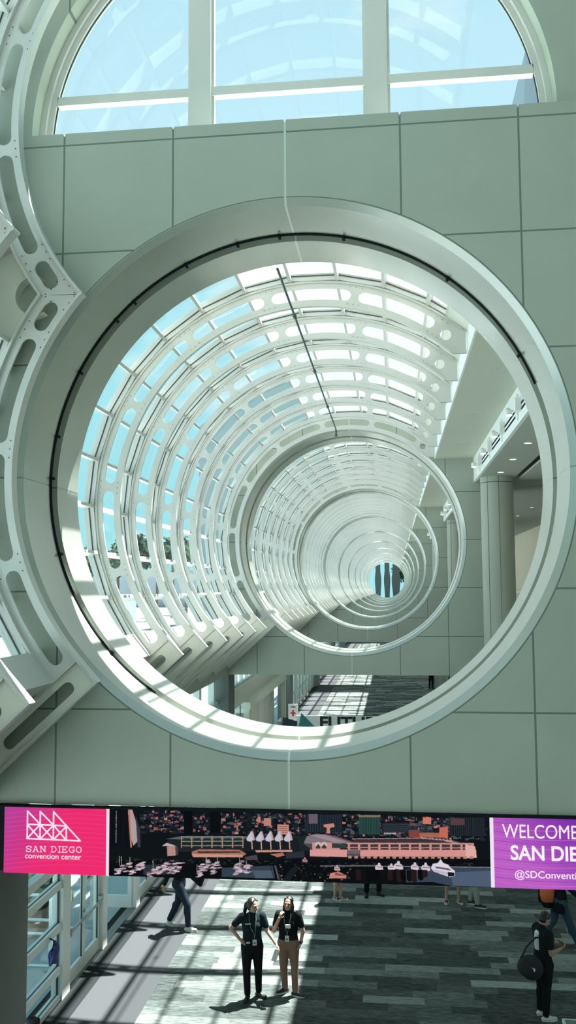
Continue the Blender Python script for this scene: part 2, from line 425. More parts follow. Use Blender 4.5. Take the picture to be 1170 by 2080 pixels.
# sill panel, sloping soffit and beam along the left side, right-hand curb and ceilings
def side(y0, y1, tagn, lob=False):
    b = MB().use(WHITE)
    b.prism([pol(C0,4.09,215.3),pol(C0,4.30,215.3),pol(C0,4.30,222),pol(C0,4.09,222)], [], y0, y1)
    struct(b.obj('trim_sill'), f'white opaque sill panel under the left glazing, {tagn}')
    b = MB().use(COLM)
    b.prism([rt(4.10,-.02),rt(5.72,-.02),rt(5.72,-.12),rt(4.10,-.12)], [], y0, y1)
    struct(b.obj('ceiling_slope'), f'sloping grey-green soffit behind the rib feet, {tagn}')
    b = MB().use(COLM); b.prism([(-4.07,4.22),(-4.60,4.22),(-4.60,4.95),(-4.30,4.95),(-4.07,4.60)], [], y0, y1)
    struct(b.obj('trim_beam'), f'grey-green edge beam over the left door wall, {tagn}')
for i in range(NP-1):
    y0, y1 = i*L+T, (i+1)*L; tg = f'between the {ORD[i]} and {ORD[i+1]} round openings'
    side(y0, y1, tg)
    b = MB().use(CREAM); b.prism([pol(C0,4.11,54),pol(C0,4.16,54),(2.86,11.66),(2.80,11.62)], [], y0, y1)
    struct(b.obj('trim_panel'), f'cream closing panel at the right edge of the glazing, {tg}')
    b = MB().use(FASC); b.box(2.765,2.80,y0,y1,11.221,11.75)
    struct(b.obj('trim_curb'), f'white curb that carries the right ends of the ribs, {tg}')
    b = MB().use(CEIL); b.box(2.80,4.02,y0,y1,11.22,11.30)
    struct(b.obj('ceiling_upper'), f'pale green flat ceiling strip right of the glass vault, {tg}')
    f = MB().use(FASC)
    f.box(4.02,4.10,y0,y1,10.44,11.22)
    fo = struct(f.obj('wall_bulkhead'), f'white bulkhead face with dark air slots, {tg}')
    if i < 3:
        for k in range(6):
            a, c_ = 2.3+18*i+2.78*k-.1, 2.3+18*i+2.78*k+1.93
            if c_ > y1: break
            a = max(a, y0+.05)
            for z_ in (10.765, 10.65):
                s = MB().use(DARK); s.box(4.008,4.03,a,c_,z_-.02,z_+.02); s.obj('air_slot', fo)
        for k in range(6):
            yy = 1.72+18*i+2.78*k
            if y0 < yy < y1: s = MB().use(FASC); s.box(3.985,4.02,yy-.03,yy+.03,10.50,11.05); s.obj('fin', fo)
    b = MB().use(SOFF); b.box(4.10,5.18,y0,y1,10.44,10.50); struct(b.obj('ceiling_lower'), f'grey lowered soffit with round lights, {tg}')
# roof and the side room
b = MB().use(CEIL); b.box(2.86,9.8,T,190,11.32,11.66); b.box(4.02,7.5,-20,0,16.2,16.6); struct(b.obj('ceiling_roof'), 'flat roof deck right of the glass vault')
b = MB().use(SOFF); b.box(5.30,9.40,2.25,16.9,10.36,10.42); b.box(5.30,9.40,18.6,120,10.36,10.42); b.box(5.30,9.40,16.8,18.7,11.0,11.1); b.box(5.30,9.4,16.9,16.95,10.42,11.0); b.box(5.30,9.4,18.55,18.6,10.42,11.0)
struct(b.obj('ceiling_room'), 'grey ceiling of the side room seen past the round column')
b = MB().use(BEIGE)
ar = [(y, z) for y, z in arc((50.0, 1.2), 9.2, 90, 0, 24)]
b.box(9.42,9.6,2.25,120,0,11.2)
# arched raised panel on the beige wall
vs = [(9.36, y, z) for y, z in [(62,0),(62,10.4)]]
pts = [(18.6,0),(18.6,10.36),(62,10.36),(62,10.05)]+[(50+12*math.cos(R_(a)), 0+10.06*math.sin(R_(a))) for a in range(88,-1,-4)][::-1]
outl_y = [(18.6,10.36),(75,10.36),(75,10.08),(50.5,10.08)]+[(50.5-20*math.sin(R_(a)), 10.08*math.cos(R_(a))) for a in range(4,88,4)]+[(30.5,0.),(18.6,0.)]
tri = tessellate_polygon([[Vector((a,c,0)) for a, c in outl_y]])
b.add([(9.34,a,c) for a, c in outl_y], [tuple(t) for t in tri])
n_ = len(outl_y); b.add([(9.34,a,c) for a, c in outl_y]+[(9.42,a,c) for a, c in outl_y], [(k,(k+1)%n_,n_+(k+1)%n_,n_+k) for k in range(n_)])
struct(b.obj('wall_right'), 'beige side-room wall with a broad arched panel')
b = MB().use(FASC); b.box(9.1,9.33,30,70,6.65,6.78); struct(b.obj('trim_ledge'), 'white ledge on the beige side-room wall')
b = MB().use(CONC); b.box(7.5,7.7,-20,0,0,16.2); struct(b.obj('wall_lobby_right'), 'lobby side wall right of the camera')
b = MB().use(CONC); b.box(-12,7.7,-20.2,-20,0,18); struct(b.obj('wall_back'), 'lobby back wall behind the camera')

# upper gable wall with the half-round window above the first wall
b = MB().use(CONC)
hole = arc((0,0), 3.65, 0, 180, 72)
zt = 4.85
o_ = [(7.5,zt),(7.5,zt+4.7),(2.2,zt+4.7)]+[(x, z+zt) for x, z in arc((0,0), 4.46, 60, 180, 40)]
b.prism(o_+[(x, z+zt) for x, z in hole[::-1]], [], .13, .50)
struct(b.obj('wall_gable', loc=(0,0,ZC)), 'concrete gable with a half-round window above the nearest wall')
g = MB().use(GL); g.prism([(3.5*math.cos(R_(a)), 13.45+3.5*math.sin(R_(a))) for a in range(0,181,3)], [], .53, .532, sides=False)
w = struct(g.obj('window_13'), 'half-round gable window with a view of pale blue sky')
f = MB().use(WHITE)
f.arcband((0,13.43), 3.57, 3.80, 0, 180, .40, .55, 72); f.arcband((0,13.43), 3.49, 3.60, 0, 180, .47, .58, 72)
for x in (-1.27,1.25): f.box(x-.155,x+.155,.42,.60,13.44,16.93)
for z in (14.18,16.85): f.box(-3.41+ (0 if z<15 else 2.6),3.41-(0 if z<15 else 2.6),.47,.60,z-.065,z+.065)
for x in (-1.27,1.25):
    f.box(x-.19,x-.155,.50,.60,13.44,16.9); f.box(x+.155,x+.19,.50,.60,13.44,16.9)
f.obj('window_frame', w)
h = MB().use(GASK); h.arcband((0,13.43), 3.475, 3.492, 0, 180, .51,.53, 72)
h.obj('glazing_gasket', w)
b = MB().use(GASK); b.arcband((0,13.43), 4.235, 4.25, 2, 62, .12, .14, 30); b.obj('wall_joint', w)
# spandrel plate between the two lobes of the lobby rib
b = MB().use(CREAM)
cx, cz = -3.42, 11.04; rr = .27
pl = arc(C0, 4.10, 160, 148.3, 10)+[(cx+rr*math.cos(R_(a)), cz+rr*math.sin(R_(a))) for a in range(300,60,-12)]+arc(C1, 4.10, 211.7, 199, 10)+[(-4.5,12.0),(-4.5,10.1)]
b.prism(pl, [], -.24, -.06)
struct(b.obj('trim_spandrel'), 'cream spandrel plate with a round hole between the lobes of the near left rib')
b = MB().use(CREAM)
b.prism([pol(C0,4.12,154),pol(C0,4.9,154),(-4.70,10.7),(-4.7,11.4),pol(C1,4.9,205),pol(C1,4.12,205),pol(C1,4.2,205),(-4.62,11.4),(-4.62,10.7),pol(C0,4.2,154)], [], -9.1, -.25)
struct(b.obj('trim_gutter'), 'cream gutter in the valley of the lobby glazing')
side(-9.1, 0, 'in the lobby')

# sprinkler pipes
PIPE = mat('dark_pipe', (.05,.07,.07), .5)
for i in range(1):
    t = thing('sprinkler_pipe', 'dark thin sprinkler pipe running along under the top of the glass vault', 'pipe', (-.40,i*L+10,12.17))
    b = MB().use(PIPE); b.tube([(0,-7.7,0),(0,7.35,0)], .022, 8); b.obj('pipe', t, 40)
    for k in (4.9, 9.3, 13.6):
        b = MB().use(PIPE); b.tube([(0,k-10-.07,0),(0,k-10+.07,0)], .038, 10); b.obj('coupling', t, 40)
    b = MB().use(PIPE); b.tube([(0,7.3,0),(0,7.36,-.1),(0,7.38,-.2)], .03, 8); b.tube([(0,7.38,-.16),(0,7.38,-.22)], .05, 10); b.obj('sprinkler_head', t, 40)

# ------------------------------------------------------------------ round columns
for i in range(5):
    b = MB().use(COLM); b.cyl((0,0), .50, 0, 10.25, 48)
    b.cyl((0,0), .505, 10.27, 10.438, 48)
    o = b.obj('round_column', None, 40, (4.62, 16.85+18*i, 0)); tag(o, f'tall grey-green round column standing before the {ORD[i+1]} round-opening wall', 'column', 'round columns along the right side')
    s = MB().use(GASK); s.box(-.335,-.325,-.385,-.375,.1,10.43); s.box(-.005,.005,-.505,-.496,.1,10.43); s.cyl((0,0), .501, 10.251, 10.269, 48); s.obj('joint', o)

# ------------------------------------------------------------------ spotlights on the bulkhead, downlights
LAMP = mat('white_lamp_housing', (.78,.80,.78), .35)
LENS = emis('lamp_glow', (1.,.97,.9), 2.2)
def spot(y, label):
    t = thing('spotlight', label, 'spotlight', (4.02,y,10.75), 0, 'spotlights on the white bulkhead')
    b = MB().use(LAMP); b.tube([(-.20,0,.03),(-.20,-.01,-.01)], .03, 16, .07); b.tube([(-.20,-.01,-.01),(-.19,-.03,-.13)], .07, 16, .085); b.obj('lamp_head', t, 40)
    b = MB().use(LENS); b.tube([(-.19,-.03,-.131),(-.1898,-.0305,-.134)], .07, 16); b.obj('lens', t)
    b = MB().use(LAMP); b.bar((0,0,-.03),(-.15,0,-.03),.04,.04); b.box(-.02,0,-.05,.05,-.09,.03); b.obj('bracket', t)
    b = MB().use(LAMP); b.box(-.13,0,-.62,-.36,-.13,.13); b.obj('ballast_box', t)
    return t
s0 = None
for i in range(3):
    for k in range(5 if i < 2 else 2):
        y = 18*i+4.65+2.75*k if i < 2 else 18*i+12.9+2.75*k
        lab = f'white round-headed spotlight on the bulkhead, {ORD[k]} beyond the {ORD[i]} round opening'
        if s0 is None: s0 = spot(y, lab)
        else: dup(s0, (4.02,y,10.75), lab)
def downlight(x, y, z, label, lit=True, r=.085, grp='round ceiling lights'):
    t = thing('ceiling_light', label, 'ceiling light', (x,y,z), 0, grp)
    b = MB().use(FASC if lit else GASK); b.arcband((0,0), r, r+.02, 0, 360, -.012, 0, 24)
    o = b.obj('trim_ring', t); o.rotation_euler.x = -PI/2; o.location.z = -.012
    b = MB().use(LENS if lit else GASK); b.cyl((0,0), r, -.008, -.002, 24); b.obj('diffuser', t)
    return t
for k in range(5):
    downlight(4.6, 4.5+2.75*k, 10.44, f'{ORD[k]} round white light in the grey soffit beside the bulkhead', k > 1 )
for k, (x, y) in enumerate([(7.2,27.1),(7.22,31.6),(7.2,36.1)]):
    downlight(x, y, 10.36, f'{ORD[k]} small round light in the side-room ceiling behind the column', True, .07)
for k in range(6):
    y = 3.4+2.23*k
    t = thing('ceiling_slit', f'{ORD[k]} short dark slit in the pale green ceiling strip beside the vault', 'ceiling slit', (3.4,y,11.22), 0, 'dark slits in the green ceiling strip')
    b = MB().use(GASK); b.box(-.10,.10,-.012,.012,-.004,0); b.obj('slot', t)
    b = MB().use(FASC); b.box(-.12,.12,-.025,-.013,-.006,0); b.obj('lip', t)

# ------------------------------------------------------------------ floor, outside ground
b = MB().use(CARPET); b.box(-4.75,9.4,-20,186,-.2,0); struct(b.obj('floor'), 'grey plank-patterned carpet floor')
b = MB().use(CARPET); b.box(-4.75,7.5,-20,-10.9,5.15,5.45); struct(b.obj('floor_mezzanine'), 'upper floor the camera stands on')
b = MB().use(EXTC); b.box(-400,-4.76,-60,500,-.35,-.06); b.box(9.6,400,-60,500,-.35,-.06); b.box(-4.76,9.6,186.1,500,-.35,-.06)
struct(b.obj('floor_outside'), 'pale sunlit paving outside the glass')

# ------------------------------------------------------------------ LED banner under the first wall
def S(px, py):          # banner artwork coordinates -> metres on the banner face
    u = (px-228)/765.; top = 1637+15*u; bot = 1773+23*u
    return (-2.335+u*4.845, 4.20-.84*(py-top)/(bot-top))
vcm, vt, VN, VL = nt('led_picture')
vo = VN.new('ShaderNodeOutputMaterial'); ve = VN.new('ShaderNodeEmission'); va = VN.new('ShaderNodeVertexColor'); va.layer_name = 'Col'
VL.new(va.outputs[0], ve.inputs[0]); ve.inputs[1].default_value = 1.0; VL.new(ve.outputs[0], vo.inputs[0])
def lin(c): return tuple((x/255/12.92 if x <= 10 else ((x/255+.055)/1.055)**2.4) for x in c)
class Art:
    def __init__(s): s.v=[]; s.f=[]; s.c=[]; s.z=0
    def poly(s, pts, col, lift=True):
        if lift: s.z += .00001
        b = len(s.v); s.v += [(x, -s.z, z) for x, z in pts]; s.f.append(tuple(range(b,b+len(pts))))
        cols = col if isinstance(col, list) else [col]*len(pts)
        s.c += [lin(c) for c in cols]
    def px(s, pts, col): s.poly([S(*p) for p in pts], col)
    def rect(s, x0, y0, x1, y1, col): s.px([(x0,y0),(x1,y0),(x1,y1),(x0,y1)], col)
    def line(s, x0, y0, x1, y1, w, col):
        dx, dy = x1-x0, y1-y0; l = math.hypot(dx,dy); nx, ny = -dy/l*w/2, dx/l*w/2
        s.px([(x0+nx,y0+ny),(x1+nx,y1+ny),(x1-nx,y1-ny),(x0-nx,y0-ny)], col)
    def raster(s, name, parent, X0, X1, Z0, Z1, nx, nz):
        import numpy as np
        G = np.zeros((nz, nx, 3)); k = 0
        for f in s.f:
            g_ = sum(s.c[k])/3; P_ = [((s.v[i][0]-X0)/(X1-X0)*nx, (Z1-s.v[i][2])/(Z1-Z0)*nz) for i in f]; c = tuple((v*.72+g_*.28)*.86 for v in s.c[k]); k += len(f)
            a0, a1 = max(0, int(min(p[0] for p in P_))), min(nx, int(max(p[0] for p in P_))+2)
            b0, b1 = max(0, int(min(p[1] for p in P_))), min(nz, int(max(p[1] for p in P_))+2)
            if a1 <= a0 or b1 <= b0: continue
            acc = np.zeros((b1-b0, a1-a0))
            for ox, oy in ((.25,.25),(.75,.25),(.25,.75),(.75,.75)):
                xx, yy = np.meshgrid(np.arange(a0, a1)+ox, np.arange(b0, b1)+oy); ins = np.zeros(xx.shape, bool)
                for (px, py), (qx, qy) in zip(P_, P_[1:]+P_[:1]):
                    if py == qy: continue
                    ins ^= ((py > yy) != (qy > yy)) & (xx < (qx-px)*(yy-py)/(qy-py)+px)
                acc += ins*.25
            G[b0:b1, a0:a1] = G[b0:b1, a0:a1]*(1-acc[..., None])+np.array(c)*acc[..., None]
        vs = [(X0+(X1-X0)*i/nx, 0, Z1-(Z1-Z0)*j/nz) for j in range(nz+1) for i in range(nx+1)]
        fs = [(j*(nx+1)+i, (j+1)*(nx+1)+i, (j+1)*(nx+1)+i+1, j*(nx+1)+i+1) for j in range(nz) for i in range(nx)]
        me = bpy.data.meshes.new(name); me.from_pydata(vs, [], fs); me.materials.append(vcm)
        ca = me.color_attributes.new('Col', 'FLOAT_COLOR', 'CORNER')
        C4 = np.ones((nz*nx, 4, 4)); C4[:, :, :3] = G.reshape(-1, 1, 3)
        ca.data.foreach_set('color', C4.ravel()); return link(name, me, parent)
    def obj(s, name, parent, y):
        me = bpy.data.meshes.new(name); me.from_pydata(s.v, [], s.f); me.materials.append(vcm)
        ca = me.color_attributes.new('Col', 'FLOAT_COLOR', 'CORNER')
        for k, c in enumerate(s.c): ca.data[k].color = (*c, 1)
        return link(name, me, parent, (0,y,0))
scr = thing('led_banner', 'long hanging LED banner showing a harbour city between pink and purple panels', 'screen', (0,-.12,3.78))
YB = 0
b = MB().use(DARK); b.box(-3.76,6.5,.006,.115,-.42,.438); b.box(-4.07,-3.76,.03,.115,-.40,.438); b.obj('housing', scr)
def art_obj(a, name):
    o = a.obj(name, scr, 0); o.location = (0, .004, -3.78); return o
A = Art()
def Sx(px): return -2.335+(px-228)/765.*4.845
PK = Art()
# pink panel with gradient
x0, x1 = -3.755, -2.375
n = 12
for k in range(n):
    for j in range(8):
        u0, u1, v0, v1 = k/n, (k+1)/n, j/8, (j+1)/8
        def pc(u, v):
            a = min(1, max(0, u*1.5+v*.55)); c0, c1 = (176,68,160), (238,44,112)
            return tuple(c0[i]+(c1[i]-c0[i])*a for i in range(3))
        PK.poly([(x0+(x1-x0)*u,4.20-.84*v) for u, v in ((u0,v0),(u1,v0),(u1,v1),(u0,v1))], [pc(u0,v0),pc(u1,v0),pc(u1,v1),pc(u0,v1)], False)
random.seed(3)
for k in range(13):                        # faint wavy lighter bands
    v = .1+k*.07
    for j in range(8):
        u = j/8; z0 = 4.20-.84*(v-.09*math.sin(u*2.2)-.0*u)
        z1_ = 4.20-.84*(v-.09*math.sin((u+.125)*2.2))
        if min(z0,z1_) > 3.37 and max(z0,z1_) < 4.19:
            c = (232,70,130) if u > .4 else (205,82,160)
            PK.poly([(x0+(x1-x0)*u,z0),(x0+(x1-x0)*(u+.125),z1_),(x0+(x1-x0)*(u+.125),z1_-.006),(x0+(x1-x0)*u,z0-.006)], c)
# sail logo (pixels of the photograph, drawn on the banner)
def Lp(px, py): return (-3.755+(px-17)/(223-17)*1.38, 4.20-.84*(py-(1636-2*(223-px)/206.))/(134.))
def lline(x0,y0,x1,y1,w=3.2,col=(250,225,240)):
    dx, dy = x1-x0, y1-y0; l = math.hypot(dx,dy); nx, ny = -dy/l*w/2, dx/l*w/2; ex, ey = dx/l*w*.4, dy/l*w*.4
    PK.poly([Lp(x0+nx-ex,y0+ny-ey),Lp(x1+nx+ex,y1+ny+ey),Lp(x1-nx+ex,y1-ny+ey),Lp(x0-nx-ex,y0-ny-ey)], col)
for q in [(64,1642,64,1698),(64,1698,171,1701),(64,1642,90,1669),(90,1643,90,1669),(90,1643,117,1670),(117,1643,117,1670),(117,1643,171,1701),(64,1669,143,1671),(64,1698,90,1669),(90,1669,117,1699),(90,1699,117,1670),(117,1670,143,1700),(117,1700,143,1672),(64,1670,90,1698),(90,1669,90,1698),(117,1669,117,1699),(143,1672,143,1700)]:
    lline(*q)
pk = art_obj(PK, 'pink_panel')
# white dividers
DV = Art()
DV.poly([(-2.375,4.2),(-2.335,4.2),(-2.335,3.36),(-2.375,3.36)], (245,225,238)); art_obj(DV, 'divider'); DV = Art(); DV.poly([(2.51,4.2),(2.555,4.2),(2.555,3.36),(2.51,3.36)], (240,225,245)); art_obj(DV, 'divider')
# city picture
A.rect(228,1637,993,1652,(12,20,28)); A.poly([(-2.335,4.2),(2.51,4.2),(2.51,3.36),(-2.335,3.36)], (14,24,30))
rnd = random.Random(11)
def yt(px): return 1637+15*(px-228)/765.
for row in range(7):                        # dusk city blocks
    for k in range(190):
        x = 292+rnd.random()*690; y = yt(x)+row*6.5+rnd.random()*5; w = rnd.uniform(1.5,9); h = rnd.uniform(1.2,6)
        if x+w > 990 or y+h > yt(x)+56: continue
        g = rnd.random()
        c = (rnd.randint(14,40),rnd.randint(28,52),rnd.randint(36,62)) if g < .62 else ((rnd.randint(60,95),rnd.randint(70,100),rnd.randint(85,115)) if g < .86 else (rnd.randint(150,225),rnd.randint(80,125),rnd.randint(80,115)))
        A.rect(x,y,x+w,y+h,c)
        if w > 8 and h > 5:
            for j in range(3): A.rect(x+1,y+1+j*2,x+w-1,y+1.6+j*2,tuple(int(v*.55) for v in c))
def tower(x0,x1,y0,y1,c,c2,st=3.2):
    A.rect(x0,y0,x1,y1,c)
    x = x0+1
    while x < x1-1: A.rect(x,y0,x+.9,y1,c2); x += st
# big dark towers and lit ones
tower(229,268,1638,1716,(10,16,24),(20,30,40)); 
for j in range(22): A.rect(242,1641+j*3,243.4,1642.2+j*3,(205,215,215))
A.px([(267,1638),(276,1638),(283,1660),(290,1700),(279,1712),(272,1690)],(190,165,165)); A.px([(267,1638),(271,1638),(276,1715),(273,1716)],(215,120,85)); A.px([(283,1650),(293,1680),(294,1715),(288,1715)],(58,62,72))
tower(384,402,1640,1692,(8,14,20),(14,22,30)); tower(437,460,1641,1686,(9,15,22),(16,24,32))
tower(738,780,1650,1688,(22,66,62),(40,96,88)); A.rect(738,1648,781,1652,(150,120,90))
tower(630,705,1647,1684,(26,40,52),(44,60,74),5); A.rect(638,1646,656,1666,(110,95,110))
A.rect(548,1655,562,1671,(205,130,110)); A.rect(535,1652,541,1664,(220,120,90)); A.rect(575,1668,598,1688,(225,140,120))
for j in range(4): A.rect(577,1671+j*4,596,1672.4+j*4,(150,95,90))
A.px([(668,1668),(688,1665),(690,1672),(680,1675),(681,1686),(674,1686),(674,1674),(668,1672)],(225,130,100))
A.rect(864,1652,880,1666,(232,115,70)); A.rect(836,1678,857,1694,(150,55,40)); A.rect(857,1684,900,1694,(190,95,70)); A.px([(896,1673),(912,1671),(912,1696),(896,1692)],(226,92,48))
A.rect(784,1663,830,1684,(24,36,46)); 
for j in range(5): A.rect(786,1666+j*4,884,1667+j*4,(70,84,96))
for j in range(8): A.px([(787+j*3,1687),(788.6+j*3,1683),(790+j*3,1687)],(190,195,200))
tower(915,985,1652,1690,(24,34,44),(48,60,70),4)
A.rect(918,1654,945,1668,(92,62,70))
# convention hall with sail roof, piers
A.px([(350,1700),(560,1690),(630,1692),(640,1722),(350,1724)],(30,42,46))
A.px([(347,1698),(380,1692),(520,1692),(520,1698),(380,1699)],(92,104,110))
for j in range(3): A.line(378,1694+j*9,506,1693+j*9,1.6,(150,150,138))
for j in range(7): A.line(379+j*21,1692,379+j*21,1716,2.0,(200,135,105)); A.rect(383+j*21,1696,396+j*21,1701,(18,58,54)); A.rect(383+j*21,1705,396+j*21,1710,(18,50,46))
A.px([(339,1712),(348,1706),(362,1710),(370,1714)],(205,180,180)); A.px([(349,1714),(366,1712),(367,1732),(350,1733)],(200,140,130)); A.px([(366,1712),(372,1716),(372,1730),(367,1732)],(80,66,70))
A.px([(505,1722),(512,1694),(524,1702),(600,1701),(615,1694),(620,1722)],(24,34,40))
for j in range(5):
    xx = 512+j*19; A.px([(xx,1697),(xx+10,1682),(xx+13,1682),(xx+17,1699),(xx+9,1703),(xx+2,1702)],(200,205,222)); A.px([(xx+11,1682),(xx+14,1683),(xx+18,1700),(xx+14,1700)],(216,150,160)); A.line(xx+11,1702,xx+12,1719,2.0,(225,165,140))
A.px([(400,1724),(415,1719),(498,1720),(512,1728),(505,1733),(402,1734)],(190,110,88)); A.px([(412,1723),(500,1723),(500,1726),(412,1727)],(70,44,44)); A.px([(400,1729),(503,1730),(505,1735),(404,1735)],(226,150,120))
A.px([(530,1721),(605,1720),(605,1724),(532,1725)],(220,150,120)); A.px([(560,1729),(585,1726),(590,1731),(575,1735)],(200,110,90)); A.px([(592,1726),(628,1722),(630,1735),(592,1738)],(44,50,66))
A.px([(508,1735),(533,1730),(537,1748),(514,1748)],(84,68,84)); A.px([(508,1748),(556,1748),(556,1752),(508,1750)],(200,110,80))
# long pink hall
A.px([(628,1708),(636,1692),(655,1687),(690,1690),(725,1702),(750,1706),(900,1694),(925,1700),(963,1712),(965,1734),(640,1733),(640,1716)],(86,72,84))
A.px([(628,1706),(634,1692),(652,1687),(672,1688),(700,1696),(724,1705),(700,1708),(640,1707)],(130,120,135)); A.px([(640,1690),(668,1689),(712,1703),(690,1704)],(170,140,150))
A.px([(725,1697),(870,1694),(905,1700),(940,1707),(730,1706)],(62,54,62)); A.line(724,1697,868,1695,1.4,(190,140,135)); 
for j in range(9): A.px([(858+j*7,1695+j*.6),(862+j*7,1693.5+j*.6),(866+j*7,1697+j*.6)],(225,170,165))
A.line(905,1700,963,1712,2,(226,150,135))
A.rect(645,1705,962,1722,(228,140,128))
for j in range(13): A.rect(700+j*20,1708,716+j*20,1714,(60,60,66)); A.rect(700+j*20,1716,716+j*20,1719,(48,34,40))
for j in range(2): A.rect(652+j*12,1706,661+j*12,1717,(52,66,72)); A.px([(650+j*12,1712),(652+j*12,1705),(657+j*12,1703),(661+j*12,1705),(663+j*12,1712),(660+j*12,1712),(657+j*12,1707),(653+j*12,1712)],(240,190,180))
A.rect(684,1706,714,1716,(40,70,66))
A.px([(640,1720),(714,1720),(714,1734),(640,1733)],(240,150,145)); A.px([(714,1720),(748,1720),(748,1728),(714,1728)],(110,100,112)); A.px([(740,1721),(966,1719),(966,1733),(740,1733)],(238,146,138)); A.px([(945,1707),(964,1712),(967,1735),(946,1736)],(246,176,165))
for j in range(20): A.rect(716+j*12.5,1732,723+j*12.5,1737,(214,130,112))
# dark shore, marina, water
A.px([(228,1742),(993,1738),(993,1798),(228,1775)],(12,18,22))
for j in range(150):
    x = 240+rnd.random()*720; y = 1737+rnd.random()*9+(x-228)*.012; c = rnd.choice([(34,50,40),(26,40,34),(58,48,44),(20,28,28)]); A.rect(x,y,x+rnd.uniform(2,8),y+rnd.uniform(1,3.2),c)
A.px([(300,1751),(372,1748),(365,1770),(300,1771)],(40,56,70)); A.px([(462,1757),(565,1752),(570,1778),(462,1775)],(48,68,88)); A.px([(524,1762),(566,1762),(568,1778),(530,1778)],(70,98,116))
A.px([(826,1760),(870,1752),(993,1754),(993,1795),(918,1793),(880,1785),(830,1786)],(52,72,98)); A.px([(915,1765),(993,1762),(993,1795),(920,1793)],(74,98,128))
A.line(570,1752,577,1780,3,(90,100,104)); A.line(560,1752,568,1779,2,(40,50,54)); A.line(660,1753,770,1752,2,(110,120,126)); A.line(770,1753,993,1755,1.6,(120,128,134))
def cluster(cx, cy, w, h, n, s=0):
    for j in range(n):
        x = cx+rnd.uniform(-w,w); y = cy+rnd.uniform(-h,h)-(x-cx)*s; c = rnd.choice([(226,180,195),(200,170,190),(160,140,158),(236,205,215),(120,96,120)])
        A.px([(x-5,y),(x-1,y-1.6),(x+5,y-1.2),(x+4,y+.6),(x-3,y+1.4)], c)
cluster(258,1758,16,8,30,.3); cluster(287,1758,14,7,24,.4); cluster(338,1758,28,8,44,.5); cluster(368,1757,16,9,24,.4); cluster(424,1757,12,11,34,.8); cluster(449,1756,9,10,20,.5); cluster(496,1757,8,12,30,.6); cluster(514,1758,7,10,16,.3)
for xx, ya, yb in [(250,1733,1752),(254,1734,1750),(272,1735,1756),(320,1742,1766),(430,1736,1755),(453,1736,1752),(498,1736,1760),(512,1742,1766),(411,1750,1770)]: A.line(xx,ya,xx+.5,yb,1.1,(170,168,170))
def boat(x, y, s, c=(226,206,222)):
    A.px([(x-9*s,y-4*s),(x-6*s,y-8*s),(x-3*s,y-8*s),(x-2*s,y-13*s),(x+2*s,y-13*s),(x+3*s,y-8*s),(x+7*s,y-5*s),(x+9*s,y+2*s),(x+6*s,y+4*s),(x-8*s,y+2*s)], c); A.px([(x-5*s,y-5*s),(x+5*s,y-4*s),(x+6*s,y-2.4*s),(x-6*s,y-3.4*s)],(90,80,110))
for x, y, s in [(777,1758,.9),(801,1758,.8),(815,1756,1.05),(847,1757,.9),(868,1759,1.0)]: boat(x,y,s)
A.px([(878,1757),(882,1748),(892,1746),(897,1738),(902,1746),(912,1750),(916,1756),(924,1762),(924,1773),(914,1775),(900,1770),(884,1764)],(232,222,238)); A.px([(886,1753),(912,1757),(918,1762),(888,1757)],(96,90,120)); A.px([(884,1759),(922,1768),(921,1774),(886,1765)],(200,190,212)); A.px([(910,1764),(923,1766),(923,1773),(911,1774)],(20,26,34))
A.px([(680,1768),(696,1764),(712,1772),(712,1778),(678,1778)],(226,130,105)); A.px([(690,1765),(712,1773),(690,1772)],(150,80,70)); boat(694,1760,.7,(200,170,180)); boat(630,1743,.6,(190,120,120))
for j in range(70):
    x = rnd.uniform(575,720); y = rnd.uniform(1750,1784); A.rect(x,y,x+rnd.uniform(1,4),y+rnd.uniform(.8,2),rnd.choice([(70,60,58),(120,60,54),(150,140,140),(40,52,60)]))
for j in range(14):
    x = 735+j*10+rnd.uniform(-3,3); h = rnd.uniform(8,22); A.px([(x-5,1760),(x+5,1760),(x+6,1762+h),(x,1765+h),(x-5,1761+h)],rnd.choice([(10,14,18),(14,20,20),(44,26,30)]))
A.px([(580,1788),(600,1760),(612,1752),(620,1754),(600,1782)],(26,34,40))
city = A.raster('city_picture', scr, -2.335, 2.51, 3.36, 4.2, 800, 140); city.location = (0,.004,-3.78)
# purple panel
PU = Art(); x0, x1 = 2.555, 6.45
for k in range(24):
    for j in range(8):
        u0, u1, v0, v1 = k/24, (k+1)/24, j/8, (j+1)/8
        def pc(u, v):
            a = min(1, max(0, (u*1.5-.1)+(.5-v)*.35)); c0, c1 = (188,96,196), (122,46,168)
            a = min(1,max(0,a*2.2)); return tuple(c0[i]+(c1[i]-c0[i])*a for i in range(3))
        PU.poly([(x0+(x1-x0)*u,4.20-.84*v) for u, v in ((u0,v0),(u1,v0),(u1,v1),(u0,v1))], [pc(u0,v0),pc(u1,v0),pc(u1,v1),pc(u0,v1)], False)
for k in range(16):
    for j in range(24):
        u = j/24; v = .06+k*.065; z0 = 4.2-.84*(v+.05*math.sin(u*9)); z1_ = 4.2-.84*(v+.05*math.sin((u+1/24)*9))
        if min(z0,z1_) > 3.38 and max(z0,z1_) < 4.19: PU.poly([(x0+(x1-x0)*u,z0),(x0+(x1-x0)*(u+1/24),z1_),(x0+(x1-x0)*(u+1/24),z1_-.007),(x0+(x1-x0)*u,z0-.007)], (196,112,204) if k % 2 else (150,66,184))
art_obj(PU, 'purple_panel')
